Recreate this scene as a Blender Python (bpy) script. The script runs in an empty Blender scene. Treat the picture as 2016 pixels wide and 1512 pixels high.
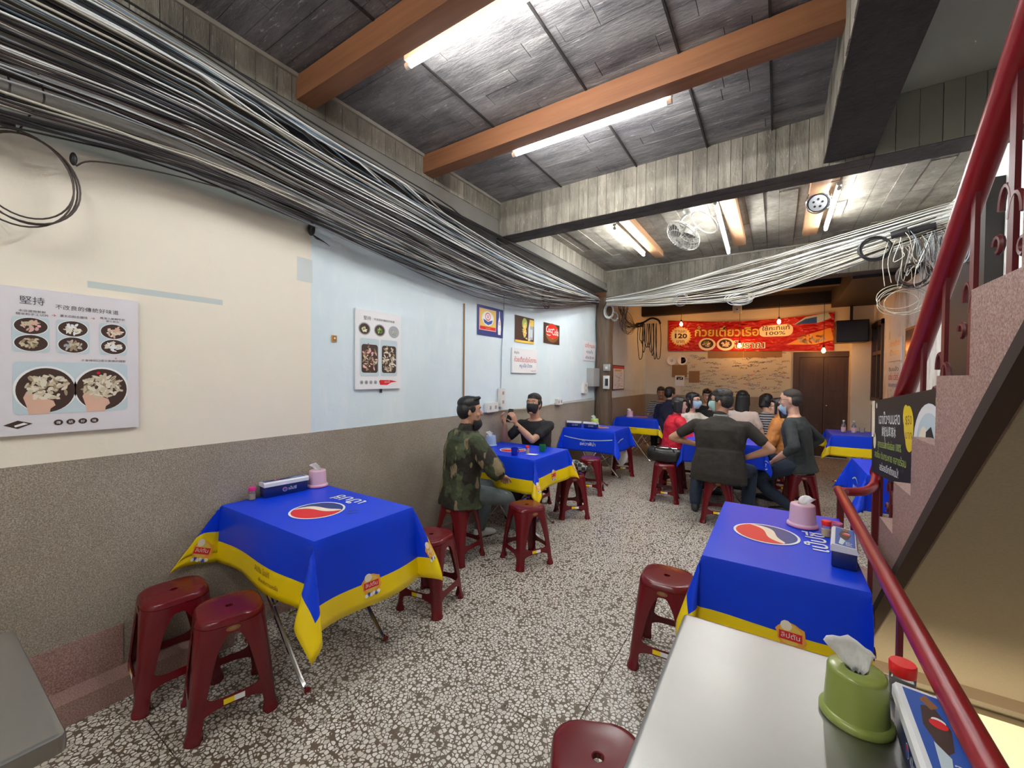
import bpy, bmesh, math, random
from mathutils import Vector, Matrix, noise as mn
V = Vector
rnd = random.Random(7)
S = bpy.context.scene
COL = S.collection
PI = math.pi

# ------------------------------------------------------------------ camera
# depth of the room is +Y, the left wall is at x=-2.62, the lens is an ultra wide at eye height
F_PX = 805.0
dv = V((1530 - 1008, 746 - 756, F_PX)).normalized()
hd = V((1, math.tan(math.radians(.5)), 0)).normalized()
upv = dv.cross(hd).normalized()
if upv.y > 0: upv = -upv
rtv = dv.cross(upv)
if rtv.x < 0: rtv = -rtv
cam = bpy.data.cameras.new('camera')
camo = bpy.data.objects.new('camera', cam)
COL.objects.link(camo)
R3 = Matrix(((rtv.x, -rtv.y, -rtv.z), (dv.x, -dv.y, -dv.z), (upv.x, -upv.y, -upv.z)))
camo.matrix_world = Matrix.Translation((0, 0, 1.5)) @ R3.to_4x4()
cam.sensor_width = 36
cam.lens = F_PX / 2016 * 36
cam.clip_start = .02
S.camera = camo

# ------------------------------------------------------------------ world, exposure
w = bpy.data.worlds.new('world'); S.world = w; w.use_nodes = True
w.node_tree.nodes['Background'].inputs[0].default_value = (.75, .85, 1, 1)
w.node_tree.nodes['Background'].inputs[1].default_value = .05
S.view_settings.view_transform = 'Standard'
S.view_settings.look = 'None'
S.view_settings.gamma = 1
S.view_settings.use_curve_mapping = False
S.view_settings.exposure = 2.3
TUBE = 30.0      # strength of the fluorescent tubes
BULB = 45.0     # strength of the warm bulbs
STAIR_LIGHT = 30.0

# ------------------------------------------------------------------ materials
MATS = {}
def nt(name):
    m = bpy.data.materials.new(name); m.use_nodes = True
    t = m.node_tree
    return m, t, t.nodes['Principled BSDF']
def N(t, typ, **k):
    n = t.nodes.new(typ)
    for a, b in k.items():
        if a in n.inputs: n.inputs[a].default_value = b
        else: setattr(n, a, b)
    return n
def L(t, a, b): t.links.new(a, b)
def ramp(t, fac, stops, interp='LINEAR'):
    r = t.nodes.new('ShaderNodeValToRGB'); e = r.color_ramp.elements
    r.color_ramp.interpolation = interp
    while len(e) > 1: e.remove(e[0])
    e[0].position = stops[0][0]; e[0].color = (*stops[0][1], 1)
    for p, c in stops[1:]:
        x = e.new(p); x.color = (*c, 1)
    L(t, fac, r.inputs[0]); return r.outputs[0]
def mixc(t, fac, a, b, mode='MIX'):
    m = t.nodes.new('ShaderNodeMix'); m.data_type = 'RGBA'; m.blend_type = mode
    for s, v in ((0, fac), (6, a), (7, b)):
        if hasattr(v, 'links'): L(t, v, m.inputs[s])
        elif isinstance(v, tuple): m.inputs[s].default_value = (*v[:3], 1)
        else: m.inputs[s].default_value = v
    return m.outputs[2]
def pos(t, sc=(1, 1, 1)):
    g = t.nodes.new('ShaderNodeNewGeometry')
    mp = t.nodes.new('ShaderNodeMapping'); mp.inputs['Scale'].default_value = sc
    L(t, g.outputs['Position'], mp.inputs[0]); return mp.outputs[0]
def objc(t, sc=(1, 1, 1)):
    g = t.nodes.new('ShaderNodeTexCoord')
    mp = t.nodes.new('ShaderNodeMapping'); mp.inputs['Scale'].default_value = sc
    L(t, g.outputs['Object'], mp.inputs[0]); return mp.outputs[0]
def noi(t, vec, scale, detail=4, rough=.6):
    n = N(t, 'ShaderNodeTexNoise', Scale=scale, Detail=detail, Roughness=rough); L(t, vec, n.inputs['Vector']); return n.outputs[0]
def bump(t, b, h, strength=.3, dist=.01):
    n = N(t, 'ShaderNodeBump', Strength=strength, Distance=dist); L(t, h, n.inputs['Height']); L(t, n.outputs[0], b.inputs['Normal'])
def mat(name, c, rough=.5, metal=0, noise=0, nscale=8, bmp=0, bscale=60, coat=0, emit=0, alpha=1, trans=0, stretch=(1, 1, 1)):
    if name in MATS: return MATS[name]
    m, t, b = nt(name)
    b.inputs['Base Color'].default_value = (*c, 1); b.inputs['Roughness'].default_value = rough
    b.inputs['Metallic'].default_value = metal
    if coat: b.inputs['Coat Weight'].default_value = coat; b.inputs['Coat Roughness'].default_value = .12
    if emit: b.inputs['Emission Color'].default_value = (*c, 1); b.inputs['Emission Strength'].default_value = emit
    if trans: b.inputs['Transmission Weight'].default_value = trans
    if noise:
        f = noi(t, objc(t, stretch), nscale)
        L(t, mixc(t, f, tuple(x * (1 - noise) for x in c), tuple(min(1, x * (1 + noise)) for x in c)), b.inputs['Base Color'])
    if bmp:
        bump(t, b, noi(t, objc(t, stretch), bscale, 3), bmp, .01)
    MATS[name] = m; return m
def custom(name):
    m, t, b = nt(name); MATS[name] = m; return m, t, b

# terrazzo
m, t, b = custom('terrazzo')
p = pos(t)
nz = N(t, 'ShaderNodeTexNoise', Scale=60.0, Detail=1.0); L(t, p, nz.inputs[0])
dis = N(t, 'ShaderNodeVectorMath', operation='MULTIPLY_ADD'); L(t, nz.outputs[1], dis.inputs[0]); dis.inputs[1].default_value = (.012,) * 3; L(t, p, dis.inputs[2])
vo = N(t, 'ShaderNodeTexVoronoi', feature='DISTANCE_TO_EDGE', Scale=52.0); L(t, dis.outputs[0], vo.inputs['Vector'])
vc = N(t, 'ShaderNodeTexVoronoi', Scale=52.0); L(t, dis.outputs[0], vc.inputs['Vector'])
sz = N(t, 'ShaderNodeMath', operation='MULTIPLY_ADD'); L(t, vc.outputs['Color'], sz.inputs[0]); sz.inputs[1].default_value = -.13; L(t, vo.outputs['Distance'], sz.inputs[2])
chip = ramp(t, sz.outputs[0], [(0.0, (0, 0, 0)), (.022, (0, 0, 0)), (.045, (1, 1, 1))])
chipc = ramp(t, vc.outputs['Color'], [(0, (.62, .58, .50)), (.5, (.80, .77, .70)), (1, (.90, .88, .83))])
dirt = noi(t, p, 1.3, 5)
matx = mixc(t, dirt, (.115, .08, .05), (.21, .165, .12))
f1 = N(t, 'ShaderNodeMath', operation='MULTIPLY_ADD'); L(t, vc.outputs['Color'], f1.inputs[0]); f1.inputs[1].default_value = .10; L(t, vc.outputs['Distance'], f1.inputs[2])
round_ = ramp(t, f1.outputs[0], [(.64, (1, 1, 1)), (.70, (0, 0, 0))])
chip = mixc(t, 1.0, chip, round_, 'MULTIPLY')
c1 = mixc(t, chip, matx, chipc)
c2 = mixc(t, ramp(t, noi(t, p, .9, 4), [(.4, (.0, .0, .0)), (.8, (.5, .5, .5))]), c1, (.62, .52, .40), 'MULTIPLY')
L(t, c2, b.inputs['Base Color']); b.inputs['Roughness'].default_value = .33
mat('grout', (.16, .11, .065), .7)

# left wall: pebble-dash wainscot, cream coat of paint, pale blue distemper beyond
def zmask(t, axis, lo, hi, wob=0.0, ws=3):
    g = t.nodes.new('ShaderNodeNewGeometry'); s = t.nodes.new('ShaderNodeSeparateXYZ'); L(t, g.outputs['Position'], s.inputs[0])
    v = s.outputs[axis]
    if wob:
        nn = noi(t, pos(t), ws, 5); q = N(t, 'ShaderNodeMath', operation='MULTIPLY_ADD'); L(t, nn, q.inputs[0]); q.inputs[1].default_value = wob; L(t, v, q.inputs[2]); v = q.outputs[0]
    r = t.nodes.new('ShaderNodeMapRange'); L(t, v, r.inputs[0]); r.inputs[1].default_value = lo; r.inputs[2].default_value = hi; r.clamp = True
    return r.outputs[0]
m, t, b = custom('wall_paint')
p = pos(t)
blue = mixc(t, noi(t, p, 1.6, 6, .65), (.58, .70, .75), (.78, .88, .92))
blue = mixc(t, ramp(t, noi(t, pos(t, (1, 1, .25)), 3.2, 6, .7), [(.52, (0, 0, 0)), (.72, (.5, .5, .5))]), blue, (.86, .88, .87))
cream = mixc(t, noi(t, p, 1.1, 4), (.80, .735, .60), (.88, .82, .69))
grey = mixc(t, noi(t, p, 2.2, 6), (.42, .40, .36), (.62, .58, .52))
upper = mixc(t, zmask(t, 2, 2.50, 2.56, .12, 2), cream, grey)
upper = mixc(t, mixc(t, 1.0, zmask(t, 2, 2.48, 2.52, .03), zmask(t, 2, 2.60, 2.55, .05), 'MULTIPLY'), upper, (.43, .47, .42))
blue2 = mixc(t, zmask(t, 2, 2.6, 2.9, .3, 2), blue, (.55, .55, .50))
wallc = mixc(t, zmask(t, 1, 1.566, 1.570), upper, blue2)
tape = mixc(t, 1.0, mixc(t, 1.0, zmask(t, 1, .51, .513), zmask(t, 1, 1.05, 1.047), 'MULTIPLY'), mixc(t, 1.0, zmask(t, 2, 1.885, 1.888), zmask(t, 2, 1.918, 1.915), 'MULTIPLY'), 'MULTIPLY')
patch = mixc(t, 1.0, mixc(t, 1.0, zmask(t, 1, 1.47, 1.475), zmask(t, 1, 1.58, 1.575), 'MULTIPLY'), mixc(t, 1.0, zmask(t, 2, 2.11, 2.115), zmask(t, 2, 2.27, 2.265), 'MULTIPLY'), 'MULTIPLY')
wallc = mixc(t, tape, wallc, (.55, .61, .58)); wallc = mixc(t, patch, wallc, (.62, .66, .64))
L(t, wallc, b.inputs['Base Color']); b.inputs['Roughness'].default_value = .75
bump(t, b, noi(t, p, 9, 6), .25, .01)

m, t, b = custom('pebble_dash')
p = pos(t)
g1 = noi(t, p, 210, 3, .7)
c = ramp(t, g1, [(.3, (.16, .125, .092)), (.5, (.33, .28, .22)), (.68, (.58, .52, .44))])
c = mixc(t, ramp(t, noi(t, p, 1.6, 5), [(.35, (0, 0, 0)), (.7, (.5, .5, .5))]), c, (.20, .16, .11))
L(t, c, b.inputs['Base Color']); b.inputs['Roughness'].default_value = .8
bump(t, b, g1, .5, .004)

m, t, b = custom('pink_terrazzo')
p = pos(t)
g1 = noi(t, p, 170, 3, .7)
c = ramp(t, g1, [(.3, (.16, .08, .065)), (.5, (.34, .20, .17)), (.7, (.52, .36, .31))])
c = mixc(t, ramp(t, noi(t, p, 3, 5), [(.4, (0, 0, 0)), (.7, (.5, .5, .5))]), c, (.27, .17, .14))
L(t, c, b.inputs['Base Color']); b.inputs['Roughness'].default_value = .6
bump(t, b, g1, .3, .003)

def concrete(name, base, dark, st, streak=(.5, .5, .5)):
    m, t, b = custom(name)
    p = pos(t, st)
    at = N(t, 'ShaderNodeAttribute', attribute_name='tone')
    a = noi(t, p, 4.5, 8, .72); a2 = noi(t, pos(t), 1.1, 5, .6)
    c = mixc(t, ramp(t, a, [(.3, (0, 0, 0)), (.72, (1, 1, 1))]), dark, base)
    c = mixc(t, ramp(t, a2, [(.35, (0, 0, 0)), (.7, (.75, .75, .75))]), c, dark)
    s = noi(t, pos(t, tuple(x * 2.5 for x in st)), 14, 5, .75)
    c = mixc(t, ramp(t, s, [(.60, (0, 0, 0)), (.74, streak)]), c, tuple(min(1, x * 1.9) for x in base))
    c = mixc(t, .6, c, mixc(t, 1.0, c, at.outputs['Color'], 'MULTIPLY'))
    L(t, c, b.inputs['Base Color']); b.inputs['Roughness'].default_value = .8
    bump(t, b, a, .8, .03)
    return m
concrete('ceiling_concrete', (.47, .45, .43), (.075, .070, .080), (.45, 2.0, 1), (.75, .75, .75))
concrete('beam_concrete', (.50, .45, .36), (.13, .115, .09), (2.4, 2.4, .45), (.8, .8, .8))
concrete('rough_concrete', (.5, .46, .38), (.15, .13, .10), (1, 1.0, 1))
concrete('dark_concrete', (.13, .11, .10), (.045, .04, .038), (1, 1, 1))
m, t, b = custom('smooth_grey')
p = pos(t); L(t, mixc(t, noi(t, p, 2.5, 6), (.13, .12, .10), (.26, .245, .215)), b.inputs['Base Color']); b.inputs['Roughness'].default_value = .8
m, t, b = custom('right_wall_paint')
p = pos(t)
c = mixc(t, ramp(t, noi(t, pos(t, (1, 1, .3)), 4, 7, .7), [(.33, (0, 0, 0)), (.50, (1, 1, 1))]), (.45, .40, .31), (.86, .86, .83))
L(t, c, b.inputs['Base Color']); b.inputs['Roughness'].default_value = .8
m, t, b = custom('back_paint')
p = pos(t); L(t, mixc(t, noi(t, p, 1.5, 6), (.62, .56, .46), (.80, .75, .65)), b.inputs['Base Color']); b.inputs['Roughness'].default_value = .8
m, t, b = custom('wood_beam')
p = pos(t, (.4, 6, 6)); L(t, mixc(t, noi(t, p, 5, 5), (.17, .065, .03), (.42, .18, .075)), b.inputs['Base Color']); b.inputs['Roughness'].default_value = .55
m, t, b = custom('wood_board')
p = pos(t, (6, .4, 6)); L(t, mixc(t, noi(t, p, 5, 5), (.28, .13, .06), (.6, .34, .17)), b.inputs['Base Color']); b.inputs['Roughness'].default_value = .5
m, t, b = custom('dark_wood')
p = pos(t, (5, 5, .5)); L(t, mixc(t, noi(t, p, 5, 5), (.03, .014, .009), (.10, .045, .025)), b.inputs['Base Color']); b.inputs['Roughness'].default_value = .45
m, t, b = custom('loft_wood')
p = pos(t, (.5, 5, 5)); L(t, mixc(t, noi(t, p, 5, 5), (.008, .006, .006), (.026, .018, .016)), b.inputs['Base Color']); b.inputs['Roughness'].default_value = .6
m, t, b = custom('post_wood')
p = pos(t, (6, 6, .5)); L(t, mixc(t, noi(t, p, 5, 6, .7), (.045, .03, .02), (.21, .14, .09)), b.inputs['Base Color']); b.inputs['Roughness'].default_value = .6
bump(t, b, noi(t, p, 5, 6), .5, .02)
m, t, b = custom('olive_plaster')
p = pos(t); L(t, mixc(t, noi(t, p, 140, 2), (.21, .175, .12), (.31, .265, .19)), b.inputs['Base Color']); b.inputs['Roughness'].default_value = .7
m, t, b = custom('green_plaster')
p = pos(t); L(t, mixc(t, noi(t, p, 2, 4), (.27, .28, .23), (.36, .37, .31)), b.inputs['Base Color']); b.inputs['Roughness'].default_value = .75
mat('stair_band', (.040, .022, .015), .95)
mat('cream_tile', (.80, .74, .58), .35)
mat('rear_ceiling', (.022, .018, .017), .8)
mat('batten', (.34, .31, .26), .8, noise=.3)
# plastics, metals, cloth
m, t, b = custom('stool_red')
b.inputs['Base Color'].default_value = (.15, .005, .010, 1); b.inputs['Roughness'].default_value = .24
L(t, mixc(t, noi(t, objc(t), 6, 4), (.105, .004, .008), (.185, .007, .013)), b.inputs['Base Color'])
b.inputs['Subsurface Weight'].default_value = .0
mat('rail_red', (.27, .008, .014), .30, noise=.25, nscale=5)
mat('rail_iron', (.12, .010, .013), .45, noise=.3, nscale=9)
mat('cloth_blue', (.004, .050, .72), .36, noise=.12, nscale=2, bmp=.05, bscale=7)
MATS['cloth_blue'].node_tree.nodes['Principled BSDF'].inputs['Specular IOR Level'].default_value = .28
mat('cloth_navy', (.006, .02, .16), .22)
mat('cloth_yellow', (.90, .66, .004), .30)
mat('cloth_lightblue', (.05, .35, .65), .25)
mat('print_white', (.85, .86, .85), .35)
mat('print_cream', (.88, .80, .62), .35)
mat('print_red', (.72, .015, .02), .35)
mat('print_orange', (.85, .38, .05), .4)
mat('print_gold', (.80, .55, .10), .4)
mat('print_brown', (.25, .10, .03), .5)
mat('print_darkbrown', (.055, .026, .018), .5)
mat('print_black', (.012, .012, .014), .5)
mat('print_navy', (.02, .045, .22), .4)
mat('print_blue', (.03, .10, .42), .4)
mat('print_green', (.10, .24, .05), .5)
mat('print_lime', (.42, .55, .12), .5)
mat('print_grey', (.38, .40, .42), .5)
mat('print_paleblue', (.55, .66, .70), .5)
mat('print_noodle', (.62, .53, .37), .5)
mat('print_noodle_light', (.76, .70, .56), .5)
mat('print_noodle_dark', (.36, .27, .16), .5)
mat('print_skin', (.72, .45, .33), .5)
mat('print_pink', (.78, .42, .40), .5)
mat('ink', (.07, .065, .07), .6)
mat('ink_blue', (.06, .10, .35), .6)
mat('ink_red', (.6, .08, .06), .6)
mat('paper', (.82, .82, .83), .5, noise=.03)
mat('paper_cream', (.62, .58, .45), .6, noise=.08, nscale=3)
mat('paper_lilac', (.74, .71, .74), .45, noise=.03)
mat('cardboard', (.30, .17, .08), .8, noise=.1)
mat('black_board', (.012, .011, .012), .4)
mat('steel', (.62, .61, .58), .22, 1.0, noise=.15, nscale=3, bmp=.06, bscale=5)
m, t, b = custom('brushed_steel')
b.inputs['Metallic'].default_value = 1.0
p = objc(t, (1, 1, 1)); s = noi(t, p, 2.2, 5, .55)
L(t, mixc(t, s, (.27, .265, .252), (.38, .374, .36)), b.inputs['Base Color'])
b.inputs['Roughness'].default_value = .36
mat('chrome', (.75, .74, .72), .15, 1.0)
mat('pink_plastic', (.74, .47, .58), .35)
mat('rose_plastic', (.72, .22, .42), .35)
mat('green_plastic', (.27, .33, .07), .28, coat=.2)
mat('lime_plastic', (.45, .62, .13), .35)
mat('sky_plastic', (.36, .48, .66), .35)
mat('cup_blue', (.01, .03, .42), .25)
mat('cup_green', (.01, .17, .05), .3)
mat('cap_red', (.80, .02, .02), .3)
mat('cap_magenta', (.80, .03, .25), .35)
mat('tissue', (.86, .85, .84), .8, bmp=.3, bscale=30)
mat('toothpick', (.70, .52, .30), .7)
mat('pepper', (.06, .03, .02), .9)
mat('box_blue', (.008, .02, .13), .3)
mat('box_white', (.80, .80, .80), .3)
mat('plastic_white', (.70, .69, .65), .4)
mat('plastic_grey', (.33, .33, .32), .4)
mat('black_plastic', (.02, .02, .022), .4)
mat('cable_black', (.018, .016, .018), .45)
mat('cable_brown', (.06, .04, .035), .5)
mat('cable_grey', (.30, .31, .32), .5)
mat('cable_white', (.74, .74, .71), .5)
mat('cable_bluegrey', (.20, .27, .33), .5)
mat('cable_cream', (.48, .44, .36), .5)
mat('wire_fan', (.50, .49, .45), .35, .3)
mat('fan_body', (.42, .41, .37), .4)
mat('fan_blade', (.12, .11, .10), .4)
mat('fixture', (.70, .68, .62), .5)
m = mat('tube_glow', (.95, .985, 1.0), .4, emit=TUBE)
m = mat('bulb_glow', (1.0, .42, .10), .4, emit=BULB)
m = mat('stair_glow', (1.0, .88, .66), .4, emit=STAIR_LIGHT)
m, t, b = custom('glass'); b.inputs['Base Color'].default_value = (.9, .92, .9, 1); b.inputs['Roughness'].default_value = .05; b.inputs['Transmission Weight'].default_value = .9; b.inputs['IOR'].default_value = 1.3
m, t, b = custom('banner_red')
p = pos(t); L(t, mixc(t, noi(t, p, 2, 3), (.42, .01, .012), (.62, .02, .02)), b.inputs['Base Color']); b.inputs['Roughness'].default_value = .35
bump(t, b, noi(t, pos(t, (2.2, 1, 5)), 2, 2), .9, .12)
# people
mat('skin', (.52, .275, .17), .5, noise=.06, nscale=20)
mat('skin_pale', (.62, .36, .25), .5, noise=.05, nscale=20)
mat('skin_tan', (.36, .18, .105), .5, noise=.06, nscale=20)
mat('lips', (.45, .16, .14), .5)
mat('eye_white', (.8, .8, .78), .25)
mat('iris', (.02, .012, .01), .15)
mat('hair_black', (.010, .009, .010), .45, bmp=.6, bscale=45, stretch=(1, 1, .25))
mat('hair_grey', (.022, .019, .018), .5, bmp=.6, bscale=45)
mat('hair_shaved', (.04, .03, .025), .7, noise=.3, nscale=90)
mat('mask_black', (.012, .012, .013), .7)
mat('mask_mint', (.40, .66, .62), .7)
mat('mask_blue', (.38, .56, .68), .7)
mat('denim', (.018, .030, .055), .8, noise=.35, nscale=9, bmp=.3, bscale=14)
mat('denim_grey', (.13, .16, .16), .8, noise=.25, nscale=9, bmp=.3, bscale=12)
mat('trousers_dark', (.02, .02, .025), .8, noise=.2, bmp=.2, bscale=14)
mat('tee_black', (.014, .013, .015), .8, noise=.3, bmp=.3, bscale=10)
mat('shirt_brown', (.030, .024, .019), .85, noise=.2, nscale=5, bmp=.35, bscale=8)
mat('shirt_charcoal', (.034, .040, .041), .85, noise=.2, nscale=5, bmp=.35, bscale=8)
mat('jacket_navy', (.012, .014, .045), .8, noise=.2, bmp=.3, bscale=8)
mat('puffer_red', (.62, .008, .03), .55, noise=.25, nscale=14, bmp=.8, bscale=16, stretch=(1, 1, 2.2))
mat('jacket_orange', (.58, .22, .05), .7, noise=.3, nscale=8, bmp=.8, bscale=12)
mat('top_cream', (.72, .66, .56), .8, noise=.1, bmp=.4, bscale=14)
mat('top_pink', (.72, .58, .52), .8, noise=.1, bmp=.3, bscale=12)
mat('top_black', (.012, .012, .013), .8)
mat('collar_grey', (.25, .26, .24), .8)
mat('shoe_white', (.70, .70, .68), .5)
mat('shoe_dark', (.03, .03, .035), .5)
mat('leather_black', (.012, .012, .012), .35, bmp=.4, bscale=14)
m, t, b = custom('camouflage')
p = objc(t)
a = noi(t, p, 5.5, 3, .55); a2 = noi(t, objc(t, (1.2, 1.2, .8)), 7.5, 3, .5); a3 = noi(t, objc(t, (1.6, 1.0, .5)), 9, 2, .5)
c = mixc(t, ramp(t, a, [(.49, (0, 0, 0)), (.51, (1, 1, 1))]), (.022, .017, .011), (.042, .052, .023))
c = mixc(t, ramp(t, a2, [(.56, (0, 0, 0)), (.575, (1, 1, 1))]), c, (.075, .09, .04))
c = mixc(t, ramp(t, a3, [(.61, (0, 0, 0)), (.625, (1, 1, 1))]), c, (.22, .17, .095))
L(t, c, b.inputs['Base Color']); b.inputs['Roughness'].default_value = .85
bump(t, b, noi(t, p, 9, 4), .5, .02)
m, t, b = custom('stripes')
s = N(t, 'ShaderNodeTexWave', Scale=9.0, Distortion=1.0); s.bands_direction = 'Z'; L(t, objc(t), s.inputs[0])
L(t, mixc(t, ramp(t, s.outputs[1], [(.5, (0, 0, 0)), (.6, (1, 1, 1))]), (.03, .03, .045), (.42, .40, .40)), b.inputs['Base Color']); b.inputs['Roughness'].default_value = .85
def M(n): return MATS[n]

# ------------------------------------------------------------------ object helpers
def meta(o, label=None, cat=None, group=None, kind=None):
    if label: o['label'] = label
    if cat: o['category'] = cat
    if group: o['group'] = group
    if kind: o['kind'] = kind
    return o
def thing(name, label, cat, loc=(0, 0, 0), rz=0, group=None, kind=None):
    o = bpy.data.objects.new(name, None); COL.objects.link(o)
    o.location = loc; o.rotation_euler = (0, 0, rz); o.empty_display_size = .1
    return meta(o, label, cat, group, kind)
def world_of(o):
    m = Matrix.Translation(o.location) @ o.rotation_euler.to_matrix().to_4x4()
    return (world_of(o.parent) @ m) if o.parent else m
class MB:
    def __init__(s): s.v = []; s.f = []; s.mi = []; s.tone = []
    def add(s, vs, fs, mi=0, tone=None):
        n = len(s.v); s.v += [V(x) for x in vs]
        for f in fs: s.f.append([n + i for i in f]); s.mi.append(mi); s.tone.append(tone if tone is not None else 1.0)
        return s
    def box(s, lo, hi, mi=0, tone=None, rot=None, at=None):
        a, b = lo, hi
        vs = [V((x, y, z)) for z in (a[2], b[2]) for y in (a[1], b[1]) for x in (a[0], b[0])]
        if rot is not None: vs = [rot @ v for v in vs]
        if at is not None: vs = [v + V(at) for v in vs]
        return s.add(vs, [(0, 2, 3, 1), (4, 5, 7, 6), (0, 1, 5, 4), (2, 6, 7, 3), (0, 4, 6, 2), (1, 3, 7, 5)], mi, tone)
    def rbox(s, lo, hi, r=.01, n=3, mi=0):
        # box with rounded vertical edges and slightly chamfered rims
        x0, y0, z0 = lo; x1, y1, z1 = hi
        def ring(z, ins):
            out = []
            for cx, cy, a0 in ((x1 - r, y1 - r, 0), (x0 + r, y1 - r, 1), (x0 + r, y0 + r, 2), (x1 - r, y0 + r, 3)):
                for k in range(n + 1):
                    a = (a0 + k / n) * PI / 2
                    out.append((cx + (r - ins) * math.cos(a), cy + (r - ins) * math.sin(a), z))
            return out
        c = min(r * .5, (z1 - z0) * .3)
        return s.loftv([ring(z0, c * .6), ring(z0 + c, 0), ring(z1 - c, 0), ring(z1, c * .6)], mi)
    def loftv(s, rings, mi=0, cap=True, closed=True, tone=None):
        n = len(rings[0]); vs = [p for r in rings for p in r]; fs = []
        for i in range(len(rings) - 1):
            for j in range(n if closed else n - 1):
                k = (j + 1) % n
                fs.append((i * n + j, i * n + k, (i + 1) * n + k, (i + 1) * n + j))
        if cap: fs.append(tuple(range(n))[::-1]); fs.append(tuple((len(rings) - 1) * n + j for j in range(n)))
        return s.add(vs, fs, mi, tone)
    def cyl(s, p0, p1, r0, r1=None, seg=12, mi=0, cap=True):
        p0, p1 = V(p0), V(p1); r1 = r0 if r1 is None else r1
        d = (p1 - p0).normalized(); a = d.orthogonal().normalized(); b_ = d.cross(a)
        R = lambda c, r: [c + (a * math.cos(2 * PI * k / seg) + b_ * math.sin(2 * PI * k / seg)) * r for k in range(seg)]
        return s.loftv([R(p0, r0), R(p1, r1)], mi, cap)
    def lathe(s, prof, c=(0, 0, 0), seg=24, mi=0, cap=True):
        c = V(c)
        return s.loftv([[c + V((r * math.cos(2 * PI * k / seg), r * math.sin(2 * PI * k / seg), z)) for k in range(seg)] for r, z in prof], mi, cap)
    def tube(s, pts, r, seg=6, mi=0, closed=False):
        pts = [V(p) for p in pts]; n = len(pts); rings = []; a = None
        for i, p in enumerate(pts):
            if closed: d = pts[(i + 1) % n] - pts[i - 1]
            else: d = pts[min(i + 1, n - 1)] - pts[max(i - 1, 0)]
            if d.length < 1e-9: d = V((0, 0, 1))
            d.normalize()
            a = d.orthogonal().normalized() if a is None else (a - d * a.dot(d))
            if a.length < 1e-5: a = d.orthogonal()
            a.normalize(); b_ = d.cross(a); rr = r[i] if isinstance(r, (list, tuple)) else r
            rings.append([p + (a * math.cos(2 * PI * k / seg) + b_ * math.sin(2 * PI * k / seg)) * rr for k in range(seg)])
        if closed: rings.append(rings[0]); return s.loftv(rings, mi, False)
        return s.loftv(rings, mi)
    def ell(s, c, r, axes=None, seg=14, rings=9, mi=0):
        c = V(c); ax = axes or (V((1, 0, 0)), V((0, 1, 0)), V((0, 0, 1))); R_ = []
        for i in range(rings + 1):
            th = PI * (i + .02) / (rings + .04)
            R_.append([c + ax[0] * r[0] * math.sin(th) * math.cos(2 * PI * k / seg) + ax[1] * r[1] * math.sin(th) * math.sin(2 * PI * k / seg) - ax[2] * r[2] * math.cos(th) for k in range(seg)])
        return s.loftv(R_, mi)
    def caps(s, p0, p1, r0, r1=None, seg=10, mi=0):
        p0, p1 = V(p0), V(p1); r1 = r0 if r1 is None else r1; d = (p1 - p0)
        d = d.normalized() if d.length > 1e-6 else V((0, 0, 1)); a = d.orthogonal().normalized(); b_ = d.cross(a); R_ = []
        for c, r, ts in ((p0, r0, (-88, -60, -30, 0)), (p1, r1, (0, 30, 60, 88))):
            for tdeg in ts:
                tt = math.radians(tdeg); rr = r * math.cos(tt); q = c + d * r * math.sin(tt)
                R_.append([q + (a * math.cos(2 * PI * k / seg) + b_ * math.sin(2 * PI * k / seg)) * rr for k in range(seg)])
        return s.loftv(R_, mi)
    def secs(s, sections, seg=18, mi=0, p=2.0):
        R_ = []
        for c, X, Y in sections:
            c, X, Y = V(c), V(X), V(Y); ring = []
            for k in range(seg):
                a = 2 * PI * k / seg; ca, sa = math.cos(a), math.sin(a)
                ring.append(c + X * math.copysign(abs(ca) ** (2 / p), ca) + Y * math.copysign(abs(sa) ** (2 / p), sa))
            R_.append(ring)
        return s.loftv(R_, mi)
    def mesh(s, name, mats, smooth=None):
        me = bpy.data.meshes.new(name); me.from_pydata(s.v, [], s.f)
        for m_ in (mats if isinstance(mats, (list, tuple)) else [mats]): me.materials.append(M(m_) if isinstance(m_, str) else m_)
        me.polygons.foreach_set('material_index', s.mi)
        if any(x != 1.0 for x in s.tone):
            ca = me.color_attributes.new('tone', 'FLOAT_COLOR', 'CORNER')
            for pl in me.polygons:
                tv = s.tone[pl.index]
                for li in pl.loop_indices: ca.data[li].color = (tv, tv, tv, 1)
        me.validate(); me.update()
        if smooth:
            me.polygons.foreach_set('use_smooth', [True] * len(me.polygons))
            if smooth != True: me.set_sharp_from_angle(angle=math.radians(smooth))
        return me
    def build(s, name, mats, parent=None, world=False, smooth=40, **mt):
        if world and parent is not None:
            inv = world_of(parent).inverted(); s.v = [inv @ v for v in s.v]
        o = bpy.data.objects.new(name, s.mesh(name, mats, smooth)); COL.objects.link(o)
        if parent is not None: o.parent = parent
        return meta(o, **mt)
def copy_tree(o, parent=None):
    c = o.copy(); COL.objects.link(c); c.parent = parent
    for ch in KIDS(o): copy_tree(ch, c)
    return c
def KIDS(o): return [x for x in bpy.data.objects if x.parent == o]
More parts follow.
